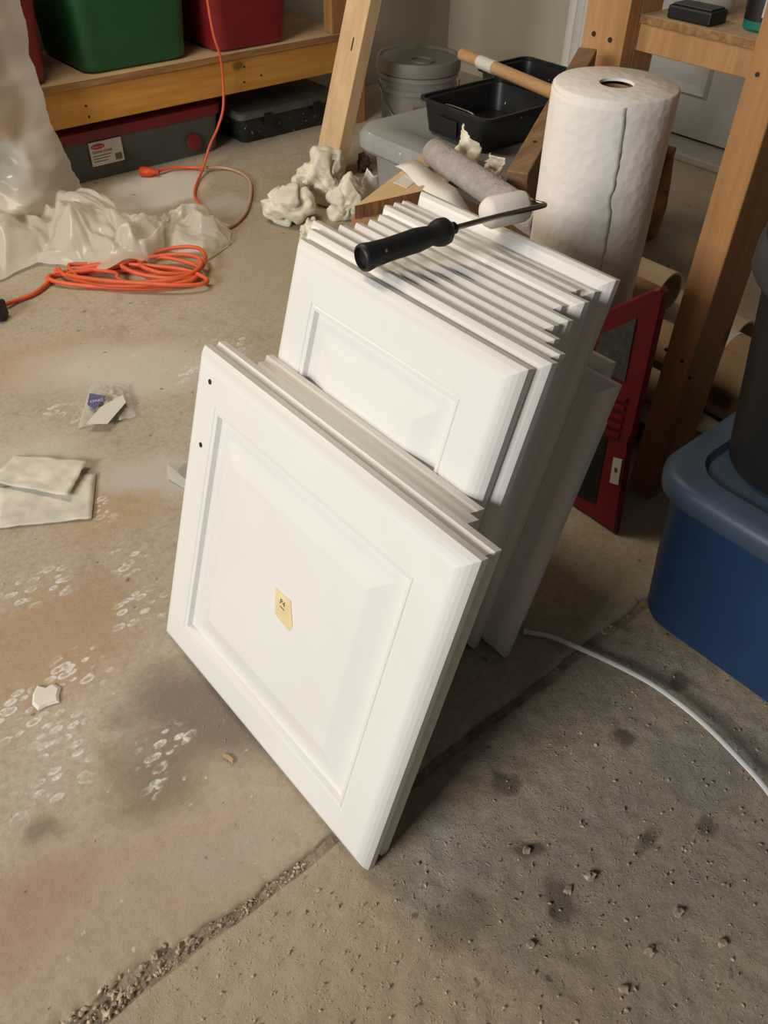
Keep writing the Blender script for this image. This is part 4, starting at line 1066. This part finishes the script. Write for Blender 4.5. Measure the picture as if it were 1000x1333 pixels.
# ================================================================== THINGS UNDER AND ON THE RIGHT SHELF
def tubes():
    def tb(x, z, ya, yb, R, mat, label, wrap=None, wall=.004, dx=0.0):
        A = Vector((x, ya, z)); B = Vector((x+dx, yb, z)); r = tag(empty('cardboard_tube', A), label, 'tube', 'cardboard tubes behind the post')
        M = frame_z(B-A); L = (B-A).length
        bm = bmesh.new(); lathe(bm, [(R, 0), (R, L), (R-wall, L), (R-wall, 0), (R, 0)], 32, M); link('tube', bm, mat, r, True, 40)
        if wrap:
            bm = bmesh.new(); lathe(bm, [(R+.0003, wrap[0]), (R+.0009, wrap[0]), (R+.0009, wrap[1]), (R+.0003, wrap[1])], 32, M); w = link('paper_label', bm, M_label, r, True, 40)
            for k, (s, ww) in enumerate(((.25, .012), (.5, .02), (.72, .008))):
                bm = bmesh.new(); n = 8; q0 = wrap[0]+(wrap[1]-wrap[0])*s; va = None
                ring0, ring1 = [], []
                for j in range(n+1):
                    # print faces the camera side (-x, +z)
                    th_ = math.radians(110+50*k/3+j*5)
                    dirv = Vector((math.cos(th_), 0, math.sin(th_)))
                    base_ = (B-A).normalized()
                    ring0.append(bm.verts.new(base_*q0+dirv*(R+.0014))); ring1.append(bm.verts.new(base_*(q0+ww)+dirv*(R+.0014)))
                for j in range(n): bm.faces.new((ring0[j], ring0[j+1], ring1[j+1], ring1[j]))
                link('print', bm, M_ink, w)
    tb(1.165, .036, .95, .56, .034, M_kraftlight, 'pale kraft tube lowest in the pile, right behind red case')
    tb(1.245, .038, .93, .40, .036, M_kraft, 'kraft tube on the floor in the middle of the pile')
    tb(1.21, .103, .93, .42, .034, M_kraft, 'kraft tube on top of the pile with white printed label', (.08, .16))
    tb(1.335, .052, .93, .45, .050, M_kraft, 'thick kraft roll lying at the back of the pile', (.22, .36))
    tb(1.292, .144, .90, .70, .040, M_kraftlight, 'short pale roll on top of the thick kraft roll')
    tb(1.430, .042, .92, .60, .040, M_kraftlight, 'pale hollow tube behind the thick kraft roll')
tubes()
def planks():
    for i, (x0, x1, z0, y0, y1) in enumerate(((1.07, 1.125, .0, .385, .80), (1.06, 1.115, .0215, .38, .74))):
        r = tag(empty('dark_plank', ((x0+x1)/2, (y0+y1)/2, z0)), ('dark plank on the floor beneath another beside the blue tote', 'dark plank lying on top of another beside the blue tote')[i], 'plank', 'dark planks behind the tote')
        bm = bmesh.new(); box(bm, -(x1-x0)/2, (x1-x0)/2, -(y1-y0)/2, (y1-y0)/2, 0, .021, .002); link('plank', bm, wood('dark_plank', lin(78, 62, 44), lin(104, 86, 62), 1, 1), r)
planks()
def brown_bag():
    r = tag(empty('snack_bag', (1.76, 1.085, 0)), 'brown and red printed bag standing behind the paper towel roll', 'bag')
    bm = bmesh.new(); rloft(bm, [(-.04, .04, -.05, .06, 0, .03), (-.045, .045, -.055, .065, .07, .03), (-.035, .035, -.052, .062, .14, .03), (-.010, .010, -.050, .060, .195, .008), (-.004, .004, -.050, .060, .215, .003)], .03, 5)
    for v in bm.verts: v.co += Vector((fbm(v.co.x*14, v.co.y*14, v.co.z*14), fbm(v.co.z*12, v.co.x*12, 3), 0))*.006
    link('bag_body', bm, M_bagbrown, r, True, 50)
    bm = bmesh.new(); box(bm, -.030, -.020, -.045, .03, .125, .165, .002); link('red_print', bm, M_red, r)
brown_bag()
def shelf_items():
    z = .4922
    p, q = at(872, 22, z), at(916, 38, z)
    r = tag(empty('battery_pack', ((p.x+q.x)/2+.03, (p.y+q.y)/2, z)), 'flat black box lying on the plywood shelf', 'box')
    bm = bmesh.new(); box(bm, -.028, .030, -.048, .048, 0, .024, .004); link('body', bm, M_black, r)
    bm = bmesh.new(); box(bm, -.022, .024, -.042, .042, .0242, .027, .001); link('top_plate', bm, simple('charcoal_plate', lin(54, 54, 52), .5), r)
    r = tag(empty('glass_jar', (1.735, 1.01, z)), 'clear glass jar behind the flat black box', 'jar')
    bm = bmesh.new(); lathe(bm, [(.0001, .002), (.034, .002), (.037, .006), (.037, .075), (.028, .088), (.028, .1), (.026, .1), (.026, .088), (.034, .074), (.034, .01), (.0001, .008)], 32); link('jar_body', bm, M_glass, r, True, 40)
    bm = bmesh.new(); lathe(bm, [(.0001, .112), (.029, .112), (.030, .11), (.030, .0985), (.0001, .0985)], 32); link('jar_lid', bm, M_steel, r, True, 40)
    r = tag(empty('amber_jar', (1.80, .945, z)), 'amber brown jar between glass jar and teal-based bottle', 'jar')
    bm = bmesh.new(); lathe(bm, [(.0001, .001), (.028, .001), (.031, .005), (.031, .07), (.024, .082), (.024, .098), (.0001, .098)], 28); link('jar_body', bm, simple('amber', lin(120, 78, 44), .2, .2), r, True, 40)
    c = Vector((1.665, .865, z)); R = .034
    r = tag(empty('bottle', c), 'black bottle with teal base and barcode label on the shelf', 'bottle')
    bm = bmesh.new(); lathe(bm, [(R+.001, .018), (R+.001, .12), (.02, .15), (.014, .155), (.014, .18), (.0001, .18)], 36); link('bottle_body', bm, M_black, r, True, 40)
    bm = bmesh.new(); lathe(bm, [(.0001, .001), (R-.004, .001), (R, .005), (R, .0185), (.0001, .0185)], 36); link('teal_base', bm, M_teal, r, True, 40)
    va = math.atan2(-c.y, -c.x)+.2; bm = bmesh.new(); n = 8; A, B = [], []
    for k in range(n+1):
        a = va-.32+.64*k/n; A.append(bm.verts.new(((R+.0015)*math.cos(a), (R+.0015)*math.sin(a), .026))); B.append(bm.verts.new(((R+.0015)*math.cos(a), (R+.0015)*math.sin(a), .054)))
    for k in range(n): bm.faces.new((A[k], A[k+1], B[k+1], B[k]))
    lb = link('barcode_label', bm, M_label, r, True)
    for k in range(7):
        a0 = va-.24+.07*k; bm = bmesh.new(); rr = R+.0021
        vs = [bm.verts.new((rr*math.cos(a_), rr*math.sin(a_), z_)) for a_, z_ in ((a0, .031), (a0+.035, .031), (a0+.035, .051), (a0, .051))]; bm.faces.new(vs); link('barcode_bar', bm, M_ink, lb)
    bm = bmesh.new(); n = 6; A, B = [], []
    for k in range(n+1):
        a = va-.5+.8*k/n; A.append(bm.verts.new(((R+.0015)*math.cos(a), (R+.0015)*math.sin(a), .076))); B.append(bm.verts.new(((R+.0015)*math.cos(a), (R+.0015)*math.sin(a), .079)))
    for k in range(n): bm.faces.new((A[k], A[k+1], B[k+1], B[k]))
    link('print_line', bm, M_label, r, True)
shelf_items()
